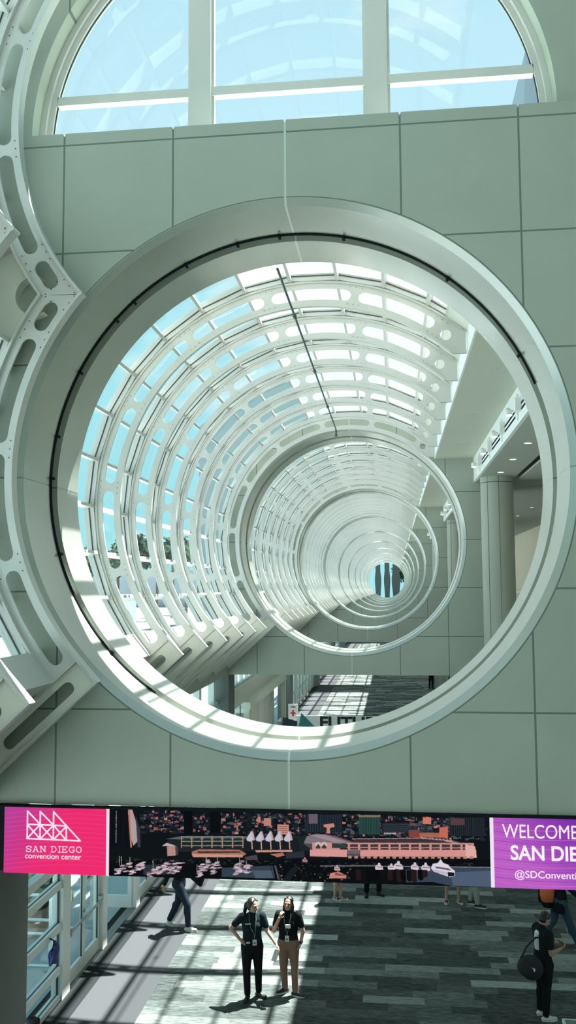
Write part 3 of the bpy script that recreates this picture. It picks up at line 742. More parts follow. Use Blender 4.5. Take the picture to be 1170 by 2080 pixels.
# lettering
TXW = emis('white_lettering', (1.,.93,1.), .95); TXB = mat('dark_lettering', (.012,.02,.022), .6); TXG = mat('red_cross_print', (.55,.03,.08), .6)
def text(body, x, z, y, h, mat_, parent=None, name='lettering', width=None, bold=0., depth=.001, serif=False, off=(0,0,0)):
    cu = bpy.data.curves.new('t', 'FONT'); cu.body = body; cu.size = 1; cu.extrude = 0; cu.offset = bold
    ob = bpy.data.objects.new('t', cu); COL.objects.link(ob); bpy.context.view_layer.update()
    me = bpy.data.meshes.new_from_object(ob.evaluated_get(bpy.context.evaluated_depsgraph_get()))
    bpy.data.objects.remove(ob); xs = [v.co.x for v in me.vertices]; ys = [v.co.y for v in me.vertices]
    w0 = max(xs)-min(xs); h0 = .7 if any(c.isupper() for c in body) else .55
    k = h/h0; kx = (width/w0) if width else k; mx = min(xs)
    bm = bmesh.new(); bm.from_mesh(me)
    for v in bm.verts: v.co = Vector((x-off[0]+(v.co.x-mx)*kx, y-off[1], z-off[2]+v.co.y*k))
    if serif: pass
    bm.to_mesh(me); bm.free(); me.materials.clear(); me.materials.append(mat_)
    return link(name, me, parent)
so = (0,-.12,3.78)
def tL(body, px0, px1, pybase, hpx, **k):
    a = Lp(px0, pybase); c = Lp(px1, pybase); text(body, a[0], a[1], -.1265, hpx*.84/134., TXW, scr, width=c[0]-a[0], off=so, **k)
GL_ = {'S':[[(9,3),(8,1),(5,0),(2,1),(1,3),(2,5),(5,6),(8,7.2),(9,9),(8,11),(5,12),(2,11),(1,9)],[(9,1),(9,4)],[(1,8),(1,11)]],
 'A':[[(5,0),(1,12)],[(5,0),(9,12)],[(2.6,8),(7.4,8)],[(-.4,12),(2.6,12)],[(7.4,12),(10.4,12)],[(3.4,0),(5.6,0)]],
 'N':[[(2,0),(2,12)],[(2,0),(9,12)],[(9,0),(9,12)],[(.5,12),(3.5,12)],[(7.3,0),(10.7,0)],[(.3,0),(2.6,0)]],
 'D':[[(2,0),(2,12)],[(.4,0),(5,0),(8,1.6),(9.3,6),(8,10.4),(5,12),(.4,12)]],
 'I':[[(3,0),(3,12)],[(1,0),(5,0)],[(1,12),(5,12)]],
 'E':[[(2,0),(2,12)],[(.4,0),(9,0),(9,2.6)],[(2,6),(6.5,6)],[(.4,12),(9,12),(9,9.4)],[(6.5,4.6),(6.5,7.4)]],
 'G':[[(9,3),(8,1),(5,0),(2,1.6),(1,6),(2,10.4),(5,12),(8,11.4),(9,10),(9,7)],[(6,7),(10.4,7)],[(9,0),(9,3)]],
 'O':[[(5.2,0),(8.3,1.5),(9.6,6),(8.3,10.5),(5.2,12),(2.1,10.5),(.8,6),(2.1,1.5),(5.2,0)]]}
LT = Art(); LT.z = .006
def slab(word, x0, x1, yt_, yb_):
    adv = {'I':6.6,' ':7}; tot = sum(adv.get(c, 12) for c in word)-1.6; k = (x1-x0)/tot; x = x0; ky = (yb_-yt_)/12
    for ch in word:
        for st in GL_.get(ch, []):
            for p, q in zip(st, st[1:]):
                ax, ay, bx, by = x+p[0]*k, yt_+p[1]*ky, x+q[0]*k, yt_+q[1]*ky; dx, dy = bx-ax, by-ay; l = math.hypot(dx, dy); w = 1.5
                nx, ny = -dy/l*w/2, dx/l*w/2; ex, ey = dx/l*.55, dy/l*.55
                LT.poly([Lp(ax+nx-ex,ay+ny-ey),Lp(bx+nx+ex,by+ny+ey),Lp(bx-nx+ex,by-ny+ey),Lp(ax-nx-ex,ay-ny-ey)], (252,232,242))
        x += adv.get(ch, 12)*k
slab('SAN DIEGO', 62, 175, 1713, 1724.5)
art_obj(LT, 'wordmark')
tL('convention center', 61, 174, 1737.5, 8.6, bold=.006)
def tR(body, X0, X1, z, h, **k): text(body, X0, z, -.1265, h, TXW, scr, width=X1-X0, off=so, **k)
tR('WELCOME', 2.66, 3.565, 3.965, .165); tR('TO', 3.70, 3.96, 3.965, .165)
tR('SAN DIEGO', 2.755, 3.905, 3.705, .17, bold=.022)
tR('@SDConvention', 2.80, 3.665, 3.49, .085, bold=.004)
# ------------------------------------------------------------------ left door wall
def door_leaf(b, g, y0, y1, x=-4.5, h=2.2):
    """frame boxes and glass of one leaf lying in the wall plane"""
    b.box(x-.025,x+.025,y0,y0+.09,.02,h); b.box(x-.025,x+.025,y1-.09,y1,.02,h)
    b.box(x-.025,x+.025,y0+.09,y1-.09,.02,.27); b.box(x-.025,x+.025,y0+.09,y1-.09,h-.12,h)
    g.add([(x,y0+.09,.27),(x,y1-.09,.27),(x,y1-.09,h-.12),(x,y0+.09,h-.12)], [(0,1,2,3)])
STEEL = mat('satin_steel', (.42,.46,.47), .3, metal=.8)
STEEL0 = mat('dull_threshold', (.16,.18,.18), .6)
nd = [0]
def door_pair(y0, y1, label, opened=False, hw=True):
    nd[0] += 1
    ym = (y0+y1)/2; b = MB().use(DOORW); g = MB().use(GLD)
    if not opened:
        door_leaf(b, g, y0+.01, ym-.004); door_leaf(b, g, ym+.004, y1-.01)
    d = struct(b.obj('door_%d' % nd[0]), label); 
    if not opened:
        g.obj('door_glass', d)
        for q in (ym-.10, y1-.11):
            k = MB().use(GASK); k.box(-4.5,-4.473,q-.008,q+.002,.27,2.08); k.obj('glazing_gasket', d)
    if hw and not opened:
        h = MB().use(STEEL)
        for a, c_ in ((y0+.06,ym-.05),(ym+.05,y1-.06)):
            h.tube([(-4.40,a,.99),(-4.40,c_,.99)], .027, 10)
            for q in (a,c_): h.box(-4.475,-4.38,q-.05,q+.05,.92,1.06)
        h.obj('panic_bar', d, 40)
    return d
def swung_leaf(y, x1, label, z=2.2):
    """a leaf standing open, square to the wall, outside"""
    nd[0] += 1; x0 = x1-.95
    b = MB().use(FASC); b.box(x0,x0+.09,y-.025,y+.025,.02,z); b.box(x1-.09,x1,y-.025,y+.025,.02,z); b.box(x0+.09,x1-.09,y-.025,y+.025,.02,.28); b.box(x0+.09,x1-.09,y-.025,y+.025,z-.12,z); b.box(x0+.09,x1-.09,y-.025,y+.025,.72,.84)
    d = struct(b.obj('door_%d' % nd[0]), label)
    g = MB().use(GLD); g.add([(x0+.09,y,.28),(x1-.09,y,.28),(x1-.09,y,z-.12),(x0+.09,y,z-.12)], [(0,1,2,3)]); g.obj('door_glass', d)
nw = [20]
def storefront(y0, y1, rails, label, x=-4.5, ztop=4.22, z0=0.):
    nw[0] += 1
    g = MB().use(GLD); g.add([(x,y0,z0),(x,y1,z0),(x,y1,ztop),(x,y0,ztop)], [(0,1,2,3)])
    w = struct(g.obj('window_%d' % nw[0]), label)
    b = MB().use(FASC)
    for z, h in rails: b.box(x-.06,x+.07,y0,y1,z-h/2,z+h/2)
    b.obj('window_frame', w)
    if len(rails) > 2:
        for z, h in rails:
            q = MB().use(GASK); q.box(x+.0,x+.02,y0,y1,z+h/2,z+h/2+.008); q.obj('glazing_gasket', w)
        q = MB().use(GASK); q.box(x+.0,x+.03,y1-.03,y1-.012,z0+.1,ztop); q.obj('glazing_gasket', w)
    return w
for i in range(4):
    o = i*18; b = MB().use(DOORW)
    if i == 1: continue
    posts = [(3.86,4.24),(6.07,6.35),(8.42,8.70),(10.60,10.88),(12.8,13.08),(15.0,15.28),(17.2,17.48)]
    for a, c_ in posts: b.box(-4.60,-4.40,o+a,o+c_,0,4.22)
    b.box(-4.58,-4.42,o+2.25,o+18,2.22,2.36); b.box(-4.58,-4.42,o+2.25,o+18,3.25,3.33); 
    fr = struct(b.obj('trim_door_frame'), f'white painted posts and head rails of the door wall beyond the {ORD[i]} round opening')
    h = MB().use(STEEL0); h.box(-4.60,-4.43,o+2.25,o+18,0,.012); h.obj('threshold', fr)
    storefront(o+2.25, o+3.86, [(.05,.10),(.515,.12),(1.23,.13),(1.935,.12)], f'railed glass storefront bay next to the {ORD[i]} pier')
    storefront(o+2.25, o+18, [(4.18,.08)], f'transom glazing above the doors beyond the {ORD[i]} round opening', z0=2.36)
    for k, (p, q) in enumerate(zip(posts, posts[1:])):
        if i == 0 and k in (1,):
            swung_leaf(8.40, -4.50, 'white glass door leaf standing open outwards beside the first closed pair'); continue
        if i == 0 and k == 2:
            door_pair(8.70, 10.60, 'partly hidden glass doors beyond the open leaf', hw=False); continue
        door_pair(o+p[1], o+q[0], f'{ORD[k]} pair of white framed glass doors beyond the {ORD[i]} round opening')
# cream vestibule wall of the second stretch
b = MB().use(CREAM)
b.box(-4.60,-4.36,20.25,34.6,2.72,3.42); b.box(-4.36,-4.10,22.8,34.6,2.45,2.72); b.box(-4.36,-4.14,22.8,22.95,0,2.45); b.box(-4.36,-4.14,34.3,34.6,0,2.45); b.box(-4.30,-4.2,26.0,26.12,0,2.45)
b.box(-4.75,-4.70,22.95,34.3,0,2.30)
for k_ in range(5): b.box(-4.70,-4.66,24.2+2.2*k_,24.34+2.2*k_,0,2.30)
b.box(-5.2,-4.36,22.95,34.3,2.30,2.45); b.box(-5.3,-5.2,22.8,34.6,0,2.45)
struct(b.obj('wall_vestibule'), 'cream boxed vestibule along the left side beyond the second round opening')
storefront(20.25, 22.8, [(.05,.1),(1.0,.1),(2.0,.1)], 'glass bay beside the cream vestibule', ztop=2.72)
wv = storefront(20.25, 36, [(3.47,.08),(4.18,.08)], 'high transom windows over the cream vestibule', z0=3.42)
b = MB().use(DOORW)
for k in range(13): b.box(-4.57,-4.43,20.5+1.25*k,20.6+1.25*k,3.42,4.22)
b.box(-4.6,-4.4,34.6,36,0,.3); b.obj('mullion', wv)
# fittings on the near doors
GOLD = mat('gold_print', (.45,.33,.12), .6); BLUEP = mat('dark_blue_print', (.03,.08,.13), .6); YEL = mat('lime_sticker', (.50,.62,.05), .6)
PAP = mat('white_paper', (.80,.82,.80), .7)
t = thing('poster', 'white door poster with a round gold emblem above a dark blue strip', 'poster', (-4.515,5.62,1.75))
b = MB().use(PAP); b.box(-.003,0,-.19,.19,-.28,.28); b.obj('sheet', t)
b = MB().use(GOLD); b.add([(.0015,.085*math.cos(2*PI*k/20),.07+.105*math.sin(2*PI*k/20)) for k in range(20)], [tuple(range(20))]); b.use(PAP).add([(.002,.05*math.cos(2*PI*k/20),.07+.062*math.sin(2*PI*k/20)) for k in range(20)], [tuple(range(20))]); b.use(GOLD).add([(.0025,.03*math.cos(2*PI*k/12),.07+.045*math.sin(2*PI*k/12)) for k in range(12)], [tuple(range(12))]); b.obj('emblem', t)
b = MB().use(BLUEP); b.add([(.0015,-.19,-.22),(.0015,.19,-.22),(.0015,.19,-.10),(.0015,-.19,-.10)], [(0,1,2,3)]); b.obj('strip', t)
b = MB().use(YEL); b.add([(.0,.06*math.cos(2*PI*k/20),.11*math.sin(2*PI*k/20)) for k in range(20)]+[(-.004,.06*math.cos(2*PI*k/20),.11*math.sin(2*PI*k/20)) for k in range(20)], [tuple(range(20)), tuple(range(20,40))[::-1]]+[(k,(k+1)%20,20+(k+1)%20,20+k) for k in range(20)])
tag(b.obj('sticker', loc=(-4.505,4.62,1.50)), 'lime green oval sticker on the nearest glass door', 'sticker')
def blob(name, m, c, r, seed, amp=.25, parent=None, sub=3, squash=(1,1,1)):
    bm = bmesh.new(); bmesh.ops.create_icosphere(bm, subdivisions=sub, radius=1)
    rn = random.Random(seed); ph = [(Vector((rn.uniform(-1,1),rn.uniform(-1,1),rn.uniform(-1,1)))*rn.uniform(2,6), rn.uniform(0,6)) for _ in range(7)]
    for v in bm.verts:
        k = 1+amp*sum(math.sin(v.co.dot(a)+p_) for a, p_ in ph)/3
        v.co = Vector((v.co.x*r*squash[0]*k, v.co.y*r*squash[1]*k, v.co.z*r*squash[2]*k))
    me = bpy.data.meshes.new(name); bm.to_mesh(me); bm.free(); me.materials.append(m)
    for p_ in me.polygons: p_.use_smooth = True
    return link(name, me, parent, c)
NAVY = mat('navy_cloth', (.035,.045,.20), .8)
bl = blob('cloth_bag', NAVY, (-4.34,3.30,1.00), .13, 5, .35, None, 4, (.55,.95,1.15)); tag(bl, 'small crumpled navy blue bag hung on the storefront rail by the pier', 'bag')
b = MB().use(DARK); b.tube([(0,-.02,.13),(0,-.03,.22),(-.08,-.02,.25)], .012, 6); b.obj('strap', bl)
# railing outside
b = MB().use(ALU)
t = thing('railing', 'pale metal railing outside the near storefront glass', 'railing', (-6.4,4.6,-.06))
for z in (.32,.88,1.12,1.56): 
    c = MB().use(ALU); c.tube([(-1.7,0,z),(1.55,0,z)], .03, 8); c.obj('rail', t, 40)
for x in (-1.6,0,1.5):
    c = MB().use(ALU); c.box(x-.03,x+.03,-.03,.03,0,1.6); c.obj('post', t)
PLT = mat('terracotta_planter', (.34,.22,.18), .8); LEAF = mat('leaf_green', (.035,.060,.040), 1., var=.3, vscale=2, spec=.05)
b = MB().use(PLT); b.cyl((0,0), .42, 0, .55, 24, .5); pl_ = b.obj('planter', None, 40, (-6.3,7.0,-.06)); tag(pl_, 'brown round planter with a green shrub outside the doors', 'planter')
blob('shrub', LEAF, (0,0,.85), .5, 9, .3, pl_, 4)

# ------------------------------------------------------------------ people
def new_mesh(name, bm_, mats, voxel=None, smooth=3, factor=.5):
    me = bpy.data.meshes.new(name); bm_.to_mesh(me); bm_.free()
    for m in mats: me.materials.append(m)
    if voxel:
        ob = bpy.data.objects.new('tmp', me); COL.objects.link(ob)
        r = ob.modifiers.new('r', 'REMESH'); r.mode = 'VOXEL'; r.voxel_size = voxel; r.use_smooth_shade = True
        sm = ob.modifiers.new('s', 'SMOOTH'); sm.iterations = smooth; sm.factor = factor
        bpy.context.view_layer.update(); dg = bpy.context.evaluated_depsgraph_get()
        me2 = bpy.data.meshes.new_from_object(ob.evaluated_get(dg)); bpy.data.objects.remove(ob); me2.name = name
        me2.materials.clear(); me2.materials.append(mats[0]); me = me2
    for p_ in me.polygons: p_.use_smooth = True
    return me
def cap(bm_, p, q, r0, r1, n=14, flat=1., fdir=None):
    """closed tapered capsule, optionally flattened by `flat` along fdir"""
    p, q = Vector(p), Vector(q); d = (q-p); l = d.length
    d = d/l if l > 1e-6 else Vector((0,0,1)); u = d.orthogonal().normalized()
    if fdir is not None:
        f = Vector(fdir); f = (f-d*f.dot(d))
        if f.length > 1e-4: u = f.normalized()
    w = d.cross(u); prof = [(-r0*math.cos(a), r0*math.sin(a)) for a in (R_(25),R_(55),R_(90))]+[(l*t_, r0+(r1-r0)*t_) for t_ in (.25,.5,.75)]+[(l+r1*math.cos(a), r1*math.sin(a)) for a in (R_(90),R_(55),R_(25))]
    rings = [[bm_.verts.new(p+d*h+u*(rr*flat*math.cos(2*PI*k/n))+w*(rr*math.sin(2*PI*k/n))) for k in range(n)] for h, rr in prof]
    for a, b_ in zip(rings, rings[1:]):
        for k in range(n): bm_.faces.new((a[k],a[(k+1)%n],b_[(k+1)%n],b_[k]))
    bm_.faces.new(rings[0][::-1]); bm_.faces.new(rings[-1])
def ell(bm_, c, rx, ry, rz, rot=None, n=18):
    M = Matrix.Translation(c) @ (rot.to_4x4() if rot else Matrix.Identity(4)) @ Matrix.Diagonal((rx,ry,rz,1))
    bmesh.ops.create_uvsphere(bm_, u_segments=n, v_segments=n//2+2, radius=1, matrix=M)
def loft(bm_, secs, n=28):
    """secs: (centre, rx, ry) horizontal-ish ellipses, closed"""
    rings = [[bm_.verts.new((c[0]+rx*math.cos(2*PI*k/n), c[1]+ry*math.sin(2*PI*k/n), c[2])) for k in range(n)] for c, rx, ry in secs]
    for a, b_ in zip(rings, rings[1:]):
        for k in range(n): bm_.faces.new((a[k],a[(k+1)%n],b_[(k+1)%n],b_[k]))
    bm_.faces.new(rings[0][::-1]); bm_.faces.new(rings[-1])
SKIN = mat('skin', (.50,.31,.23), .55); SKIN2 = mat('skin_tan', (.36,.21,.15), .55); HAIR = mat('black_hair', (.012,.010,.011), .45); LIP = mat('lips', (.35,.09,.09), .5); EYE = mat('dark_eye', (.02,.015,.015), .3); TEETH = mat('teeth', (.75,.73,.70), .4)
def hand(bm_, w, dr, up, s=1., curl=.35, side=1):
    """w wrist, dr hand direction, up back-of-hand normal; side: thumb towards +side*cross(dr,up)"""
    w, dr, up = Vector(w), Vector(dr).normalized(), Vector(up); up = (up-dr*up.dot(dr)).normalized(); x = dr.cross(up)*side
    for k in (-1,0,1): cap(bm_, w+x*.012*k*s, w+dr*.085*s+x*.024*k*s, .017*s, .016*s, 8)
    for k, ln in enumerate((.066,.076,.071,.056)):
        o = x*(.031-.0205*k)*s; p0 = w+dr*.088*s+o; d1 = (dr-up*curl*.6).normalized(); d2 = (dr-up*curl*1.9).normalized(); d3 = (dr-up*curl*3.2).normalized()
        p1 = p0+d1*ln*.45*s; p2 = p1+d2*ln*.32*s; p3 = p2+d3*ln*.25*s
        cap(bm_, p0, p1, .0092*s, .0086*s, 8); cap(bm_, p1, p2, .0086*s, .0080*s, 8); cap(bm_, p2, p3, .0080*s, .0068*s, 8)
    t0 = w+dr*.022*s+x*.026*s; t1 = t0+(dr*.6+x*.8-up*.2).normalized()*.042*s; t2 = t1+(dr*.95+x*.25-up*curl).normalized()*.034*s
    cap(bm_, t0, t1, .0125*s, .0105*s, 8); cap(bm_, t1, t2, .0105*s, .0082*s, 8)
def person(label, loc, rz, H=1.65, pants=None, shirt=None, shoes=None, skin=SKIN, fem=False, legs=None, arms=None, headrot=(0,0,0), hair='short', sleeve=.62, bare=False, short_pants=False, lean=0., wide=1., curl=(.4,.4), pat=(1,1), sandal=False, fine=.0062, facing_detail=True, skirt=None):
    s = H/1.68
    def V(x, y, z): return Vector((x*s, (y-lean*max(0, z-.9))*s, z*s))
    LG = legs or {'a': ((-.095,0,.88),(-.105,-.02,.48),(-.11,.03,.085),(-.14,-.12)), 'b': ((.095,0,.88),(.105,-.02,.48),(.11,.03,.085),(.14,-.12))}
    AR = arms or {'a': ((-.185,.01,1.385),(-.235,.03,1.10),(-.225,-.05,.86),(0,-.2,-1)), 'b': ((.185,.01,1.385),(.235,.03,1.10),(.225,-.05,.86),(0,-.2,-1))}
    root = None; W = wide*(.96 if fem else 1.04)
    # body: one continuous skin surface
    bm_ = bmesh.new()
    loft(bm_, [(V(0,0,.84),.13*s*W,.095*s),(V(0,0,.92),.145*s*W,.10*s),(V(0,0,1.06),.115*s*W,.085*s),(V(0,.005,1.22),.135*s*W,.095*s),(V(0,.01,1.34),.15*s*W,.085*s),(V(0,.015,1.41),.10*s,.06*s),(V(0,.012,1.44),.05*s,.045*s)])
    hd = V(0,-.012,1.575); nb = V(0,.015,1.40)
    cap(bm_, nb, V(0,-.002,1.51), .056*s, .052*s)
    RM = Matrix.Rotation(R_(headrot[2]),3,'Z') @ Matrix.Rotation(R_(headrot[0]),3,'X') @ Matrix.Rotation(R_(headrot[1]),3,'Y')
    piv = V(0,.0,1.49)
    def Hd(x, y, z): return piv+RM @ (Vector((x,y-.012,z+.085))*s)
    ell(bm_, Hd(0,.012,.025), .074*s, .092*s, .088*s, RM); ell(bm_, Hd(0,-.018,-.035), .058*s, .068*s, .075*s, RM); ell(bm_, Hd(0,-.045,-.088), .028*s, .028*s, .022*s, RM)
    cap(bm_, Hd(0,-.083,.012), Hd(0,-.099,-.030), .009*s, .0135*s, 8); ell(bm_, Hd(0,-.088,-.032), .018*s, .012*s, .009*s, RM)
    for q in (-1,1):
        ell(bm_, Hd(.076*q,.012,-.012), .010*s, .020*s, .030*s, RM); cap(bm_, Hd(.014*q,-.082,.024), Hd(.045*q,-.070,.022), .009*s, .008*s, 8); ell(bm_, Hd(.034*q,-.062,-.028), .020*s, .016*s, .018*s, RM)
    for i_, k in enumerate(('a','b')):
        sh, el, wr, hdir = AR[k]; sh, el, wr = V(*sh), V(*el), V(*wr)
        cap(bm_, sh*.96+V(0,0,1.36)*.04, el, .047*s*W, .039*s); cap(bm_, el, wr, .039*s, .026*s)
        hv = Vector(hdir[:3]); upv = Vector(hdir[3:6]) if len(hdir) > 3 else Vector((-1 if k == 'a' else 1, 0, 0))
        hand(bm_, wr, hv, upv, s*(.92 if fem else 1.02), curl[i_], pat[i_])
        hp, kn, an, toe = LG[k]; hp, kn, an = V(*hp), V(*kn), V(*an)
        cap(bm_, hp, kn, .078*s*W, .052*s); cap(bm_, kn, an, .052*s, .034*s)
        mid = kn.lerp(an, .3)+Vector((0,.014*s,0)); ell(bm_, mid, .048*s, .052*s, .10*s)
        tv = Vector((toe[0]*s, toe[1]*s, 0)); tv_d = tv.normalized()
        heel = Vector((an.x, an.y, .038*s if len(toe) < 3 else toe[2])); 
        cap(bm_, heel-tv_d*.03*s, heel+tv_d*.15*s, .036*s, .026*s, 12, .62, (0,0,1)); cap(bm_, an, heel, .034*s, .036*s)
    body = link('person', new_mesh('body', bm_, [skin], fine, 3), None, loc); body.rotation_euler.z = rz
    tag(body, label, 'person', None)
    # trousers / shorts / skirt
    if pants and not bare:
        bm_ = bmesh.new()
        loft(bm_, [(V(0,0,.80),.155*s*W,.115*s),(V(0,.005,.90),.172*s*W*(1.04 if fem else 1),.125*s),(V(0,0,.99),.152*s*W,.112*s),(V(0,0,1.03),.142*s*W,.105*s)])
        for k in ('a','b'):
            hp, kn, an, toe = LG[k]; hp, kn, an = V(*hp), V(*kn), V(*an)
            if short_pants: cap(bm_, hp, hp.lerp(kn,.8), .10*s*W, .085*s)
            else:
                cap(bm_, hp, kn, .099*s*W, .070*s); cap(bm_, kn, an+Vector((0,0,.015)), .070*s, .056*s)
                ell(bm_, kn.lerp(an,.3)+Vector((0,.012*s,0)), .064*s, .066*s, .12*s)
        ell(bm_, V(-.07,.055,.88), .085*s*W, .075*s, .10*s); ell(bm_, V(.07,.055,.88), .085*s*W, .075*s, .10*s)
        link('trousers', new_mesh('trousers', bm_, [pants], .011, 4), body)
    if shirt:
        bm_ = bmesh.new()
        loft(bm_, [(V(0,0,.93 if not fem else .96),.160*s*W,.118*s),(V(0,0,1.02),.150*s*W,.112*s),(V(0,0,1.12),.146*s*W,.108*s),(V(0,.0,1.24),.160*s*W,.118*s),(V(0,.01,1.35),.172*s*W,.105*s),(V(0,.015,1.41),.13*s*W,.080*s),(V(0,.012,1.445),.072*s,.062*s)])
        if fem:
            for q in (-1,1): ell(bm_, V(.068*q,-.075,1.245), .068*s, .062*s, .068*s)
        for k in ('a','b'):
            sh, el, wr, _ = AR[k]; sh, el, wr = V(*sh), V(*el), V(*wr)
            if sleeve <= 1: cap(bm_, sh*.93+V(0,.01,1.385)*.07, sh.lerp(el, sleeve), .066*s*W, .060*s)
            else: cap(bm_, sh, el, .066*s*W, .055*s); cap(bm_, el, el.lerp(wr,.93), .055*s, .042*s)
        cap(bm_, V(0,.012,1.43), V(0,.008,1.462), .066*s, .062*s)
        link('shirt', new_mesh('shirt', bm_, [shirt], .010, 3), body)
    if shoes:
        for k in ('a','b'):
            hp, kn, an, toe = LG[k]; an = V(*an); td = Vector((toe[0]*s, toe[1]*s, 0)).normalized(); zb = 0 if len(toe) < 3 else toe[2]-.038*s
            bm_ = bmesh.new(); h = Vector((an.x,an.y,zb+.036*s))
            if not sandal:
                cap(bm_, h-td*.035*s, h+td*.155*s, .044*s, .036*s, 14, .72, (0,0,1)); cap(bm_, h+Vector((0,0,.01)), h+Vector((0,0,.055*s))-td*.01, .043*s, .042*s); cap(bm_, h+Vector((0,0,.03*s)), h+td*.10*s, .040*s, .030*s)
                sh_ = link('shoe', new_mesh('shoe', bm_, [shoes[0]], .007, 3), body)
            else:
                for t_ in (.02,.09,.13): ell(bm_, h+td*t_*s+Vector((0,0,.004)), .040*s, .016*s, .034*s)
                sh_ = link('sandal', new_mesh('sandal', bm_, [shoes[0]], .007, 1), body)
            b_ = MB().use(shoes[1]); nn = 20; pr = []
            sx = td.cross(Vector((0,0,1)))
            for j in range(nn):
                a = 2*PI*j/nn; pr.append((h.x, h.y) if False else (Vector((h.x,h.y,0))+td*(.06*s+.132*s*math.cos(a))+sx*(.046*s*math.sin(a)*(1.0+.12*math.cos(a)))))
            b_.add([(p_.x,p_.y,zb+.001) for p_ in pr]+[(p_.x,p_.y,zb+.024*s) for p_ in pr], [(j,(j+1)%nn,nn+(j+1)%nn,nn+j) for j in range(nn)]+[tuple(range(nn))[::-1], tuple(range(nn,2*nn))])
            b_.obj('sole', sh_)
    if hair:
        bm_ = bmesh.new()
        ell(bm_, Hd(0,.030,.042), .083*s, .094*s, .088*s, RM)
        if hair == 'short':
            ell(bm_, Hd(0,.045,-.005), .078*s, .075*s, .075*s, RM)
        else:
            for q in (-1,1):
                cap(bm_, Hd(.055*q,-.022,.082), Hd(.080*q,.012,-.01), .024*s, .018*s, 10)
                if hair == 'long':
                    cap(bm_, Hd(.078*q,.022,.0), Hd(.086*q,.03,-.10), .020*s, .022*s, 10); cap(bm_, Hd(.086*q,.03,-.10), Hd(.088*q,.035,-.20), .022*s, .016*s, 10); cap(bm_, Hd(.05*q,.055,-.05), Hd(.06*q,.06,-.21), .05*s, .035*s, 12)
            ell(bm_, Hd(0,.05,-.02), .078*s, .070*s, .085*s, RM)
            if hair == 'tail':
                cap(bm_, Hd(0,.115,.03), Hd(-.01,.150,-.03), .030*s, .040*s); cap(bm_, Hd(-.01,.150,-.03), Hd(-.02,.165,-.16), .040*s, .032*s); cap(bm_, Hd(-.02,.165,-.16), Hd(-.02,.16,-.27), .032*s, .012*s)
        hr = bm_
        link('hair', new_mesh('hair', hr, [HAIR], .008, 2), body)
    if facing_detail:
        for q in (-1,1):
            bm_ = bmesh.new(); ell(bm_, Hd(.030*q,-.076,.004), .012*s, .006*s, .005*s, RM, 10); link('eye', new_mesh('eye', bm_, [EYE]), body)
            bm_ = bmesh.new(); cap(bm_, Hd(.016*q,-.0875,.026), Hd(.046*q,-.074,.024), .0035*s, .003*s, 6); link('eyebrow', new_mesh('eyebrow', bm_, [HAIR]), body)
        bm_ = bmesh.new(); cap(bm_, Hd(-.020,-.082,-.058), Hd(.020,-.082,-.058), .006*s, .006*s, 8); link('mouth', new_mesh('mouth', bm_, [LIP]), body)
    return body, V, Hd
TEAL = mat('dark_teal_polo', (.014,.024,.028), .9, bump=.3, bscale=25, spec=.12); BLK = mat('black_cloth', (.010,.012,.015), .85, bump=.3, bscale=22, spec=.12); BLKT = mat('black_trouser_cloth', (.009,.010,.012), .85, bump=.3, bscale=14, spec=.12)
TAN = mat('tan_chino', (.26,.165,.125), .8, bump=.3, bscale=14, spec=.12); NAVYT = mat('dark_blue_trouser', (.018,.030,.048), .85, bump=.3, bscale=14, spec=.12); JEAN = mat('blue_jeans', (.035,.065,.095), .85, bump=.3, bscale=16, spec=.12)
KHA = mat('pale_khaki', (.36,.36,.32), .8, spec=.12); WSH = mat('white_shoe', (.62,.62,.58), .6); BSH = mat('black_shoe', (.014,.014,.016), .5); SOLW = mat('white_sole', (.65,.66,.64), .6); SOLB = mat('black_sole', (.02,.02,.02), .7)
GREYC = mat('grey_white_stripe', (.62,.66,.68), .8, spec=.12); ORG = mat('orange_pack', (.62,.13,.035), .7)
BADGE = mat('badge_plastic', (.62,.68,.66), .4); LAN = mat('lanyard', (.10,.17,.17), .7)
# woman with ponytail, hand on hip
wl, V, Hd = person('person in a dark teal polo and black trousers, ponytail, hand on hip, holding a paper', (-1.15,4.25,0), R_(14), 1.67, BLKT, TEAL, (BSH,SOLB), SKIN, True,
    legs={'a': ((-.09,0,.88),(-.10,-.015,.48),(-.085,.0,.085),(-.05,-.14)), 'b': ((.09,0,.88),(.105,.01,.48),(.12,.09,.085),(.10,-.12))},
    arms={'a': ((-.185,.01,1.385),(-.37,.06,1.19),(-.215,-.03,1.02),(.75,-.45,-.45,-.4,-.4,.8)), 'b': ((.185,.01,1.385),(.265,-.02,1.13),(.40,-.16,.96),(.5,-.35,-.8,.8,0,.5))},
    headrot=(6,0,42), hair='tail', curl=(.3,.75), pat=(-1,1), wide=1.16)
def badge(par, V, x, z, n='badge'):
    b_ = MB().use(BADGE); p_ = V(x,-.135,z); b_.box(p_.x-.035,p_.x+.035,p_.y-.012,p_.y-.006,p_.z-.05,p_.z+.045); b_.obj(n, par)
    b_ = MB().use(LAN); b_.box(p_.x-.02,p_.x+.02,p_.y-.014,p_.y-.011,p_.z-.03,p_.z+.0); b_.obj('badge_print', par)
def lanyard(par, V, x):
    for q in (-1,1):
        b_ = MB().use(LAN); b_.tube([V(.055*q,-.01,1.47),V(.06*q,-.10,1.38),V(.045*q,-.145,1.27),V(x+.01*q,-.135,1.13),V(x,-.128,1.05)], .006, 6); b_.obj('lanyard', par, 40)
lanyard(wl, V, .03); badge(wl, V, .03, 1.0)
b = MB().use(BADGE); p_ = V(-.085,-.145,1.31); b.box(p_.x-.05,p_.x+.05,p_.y-.003,p_.y+.02,p_.z-.006,p_.z+.006); b.obj('chest_print', wl)
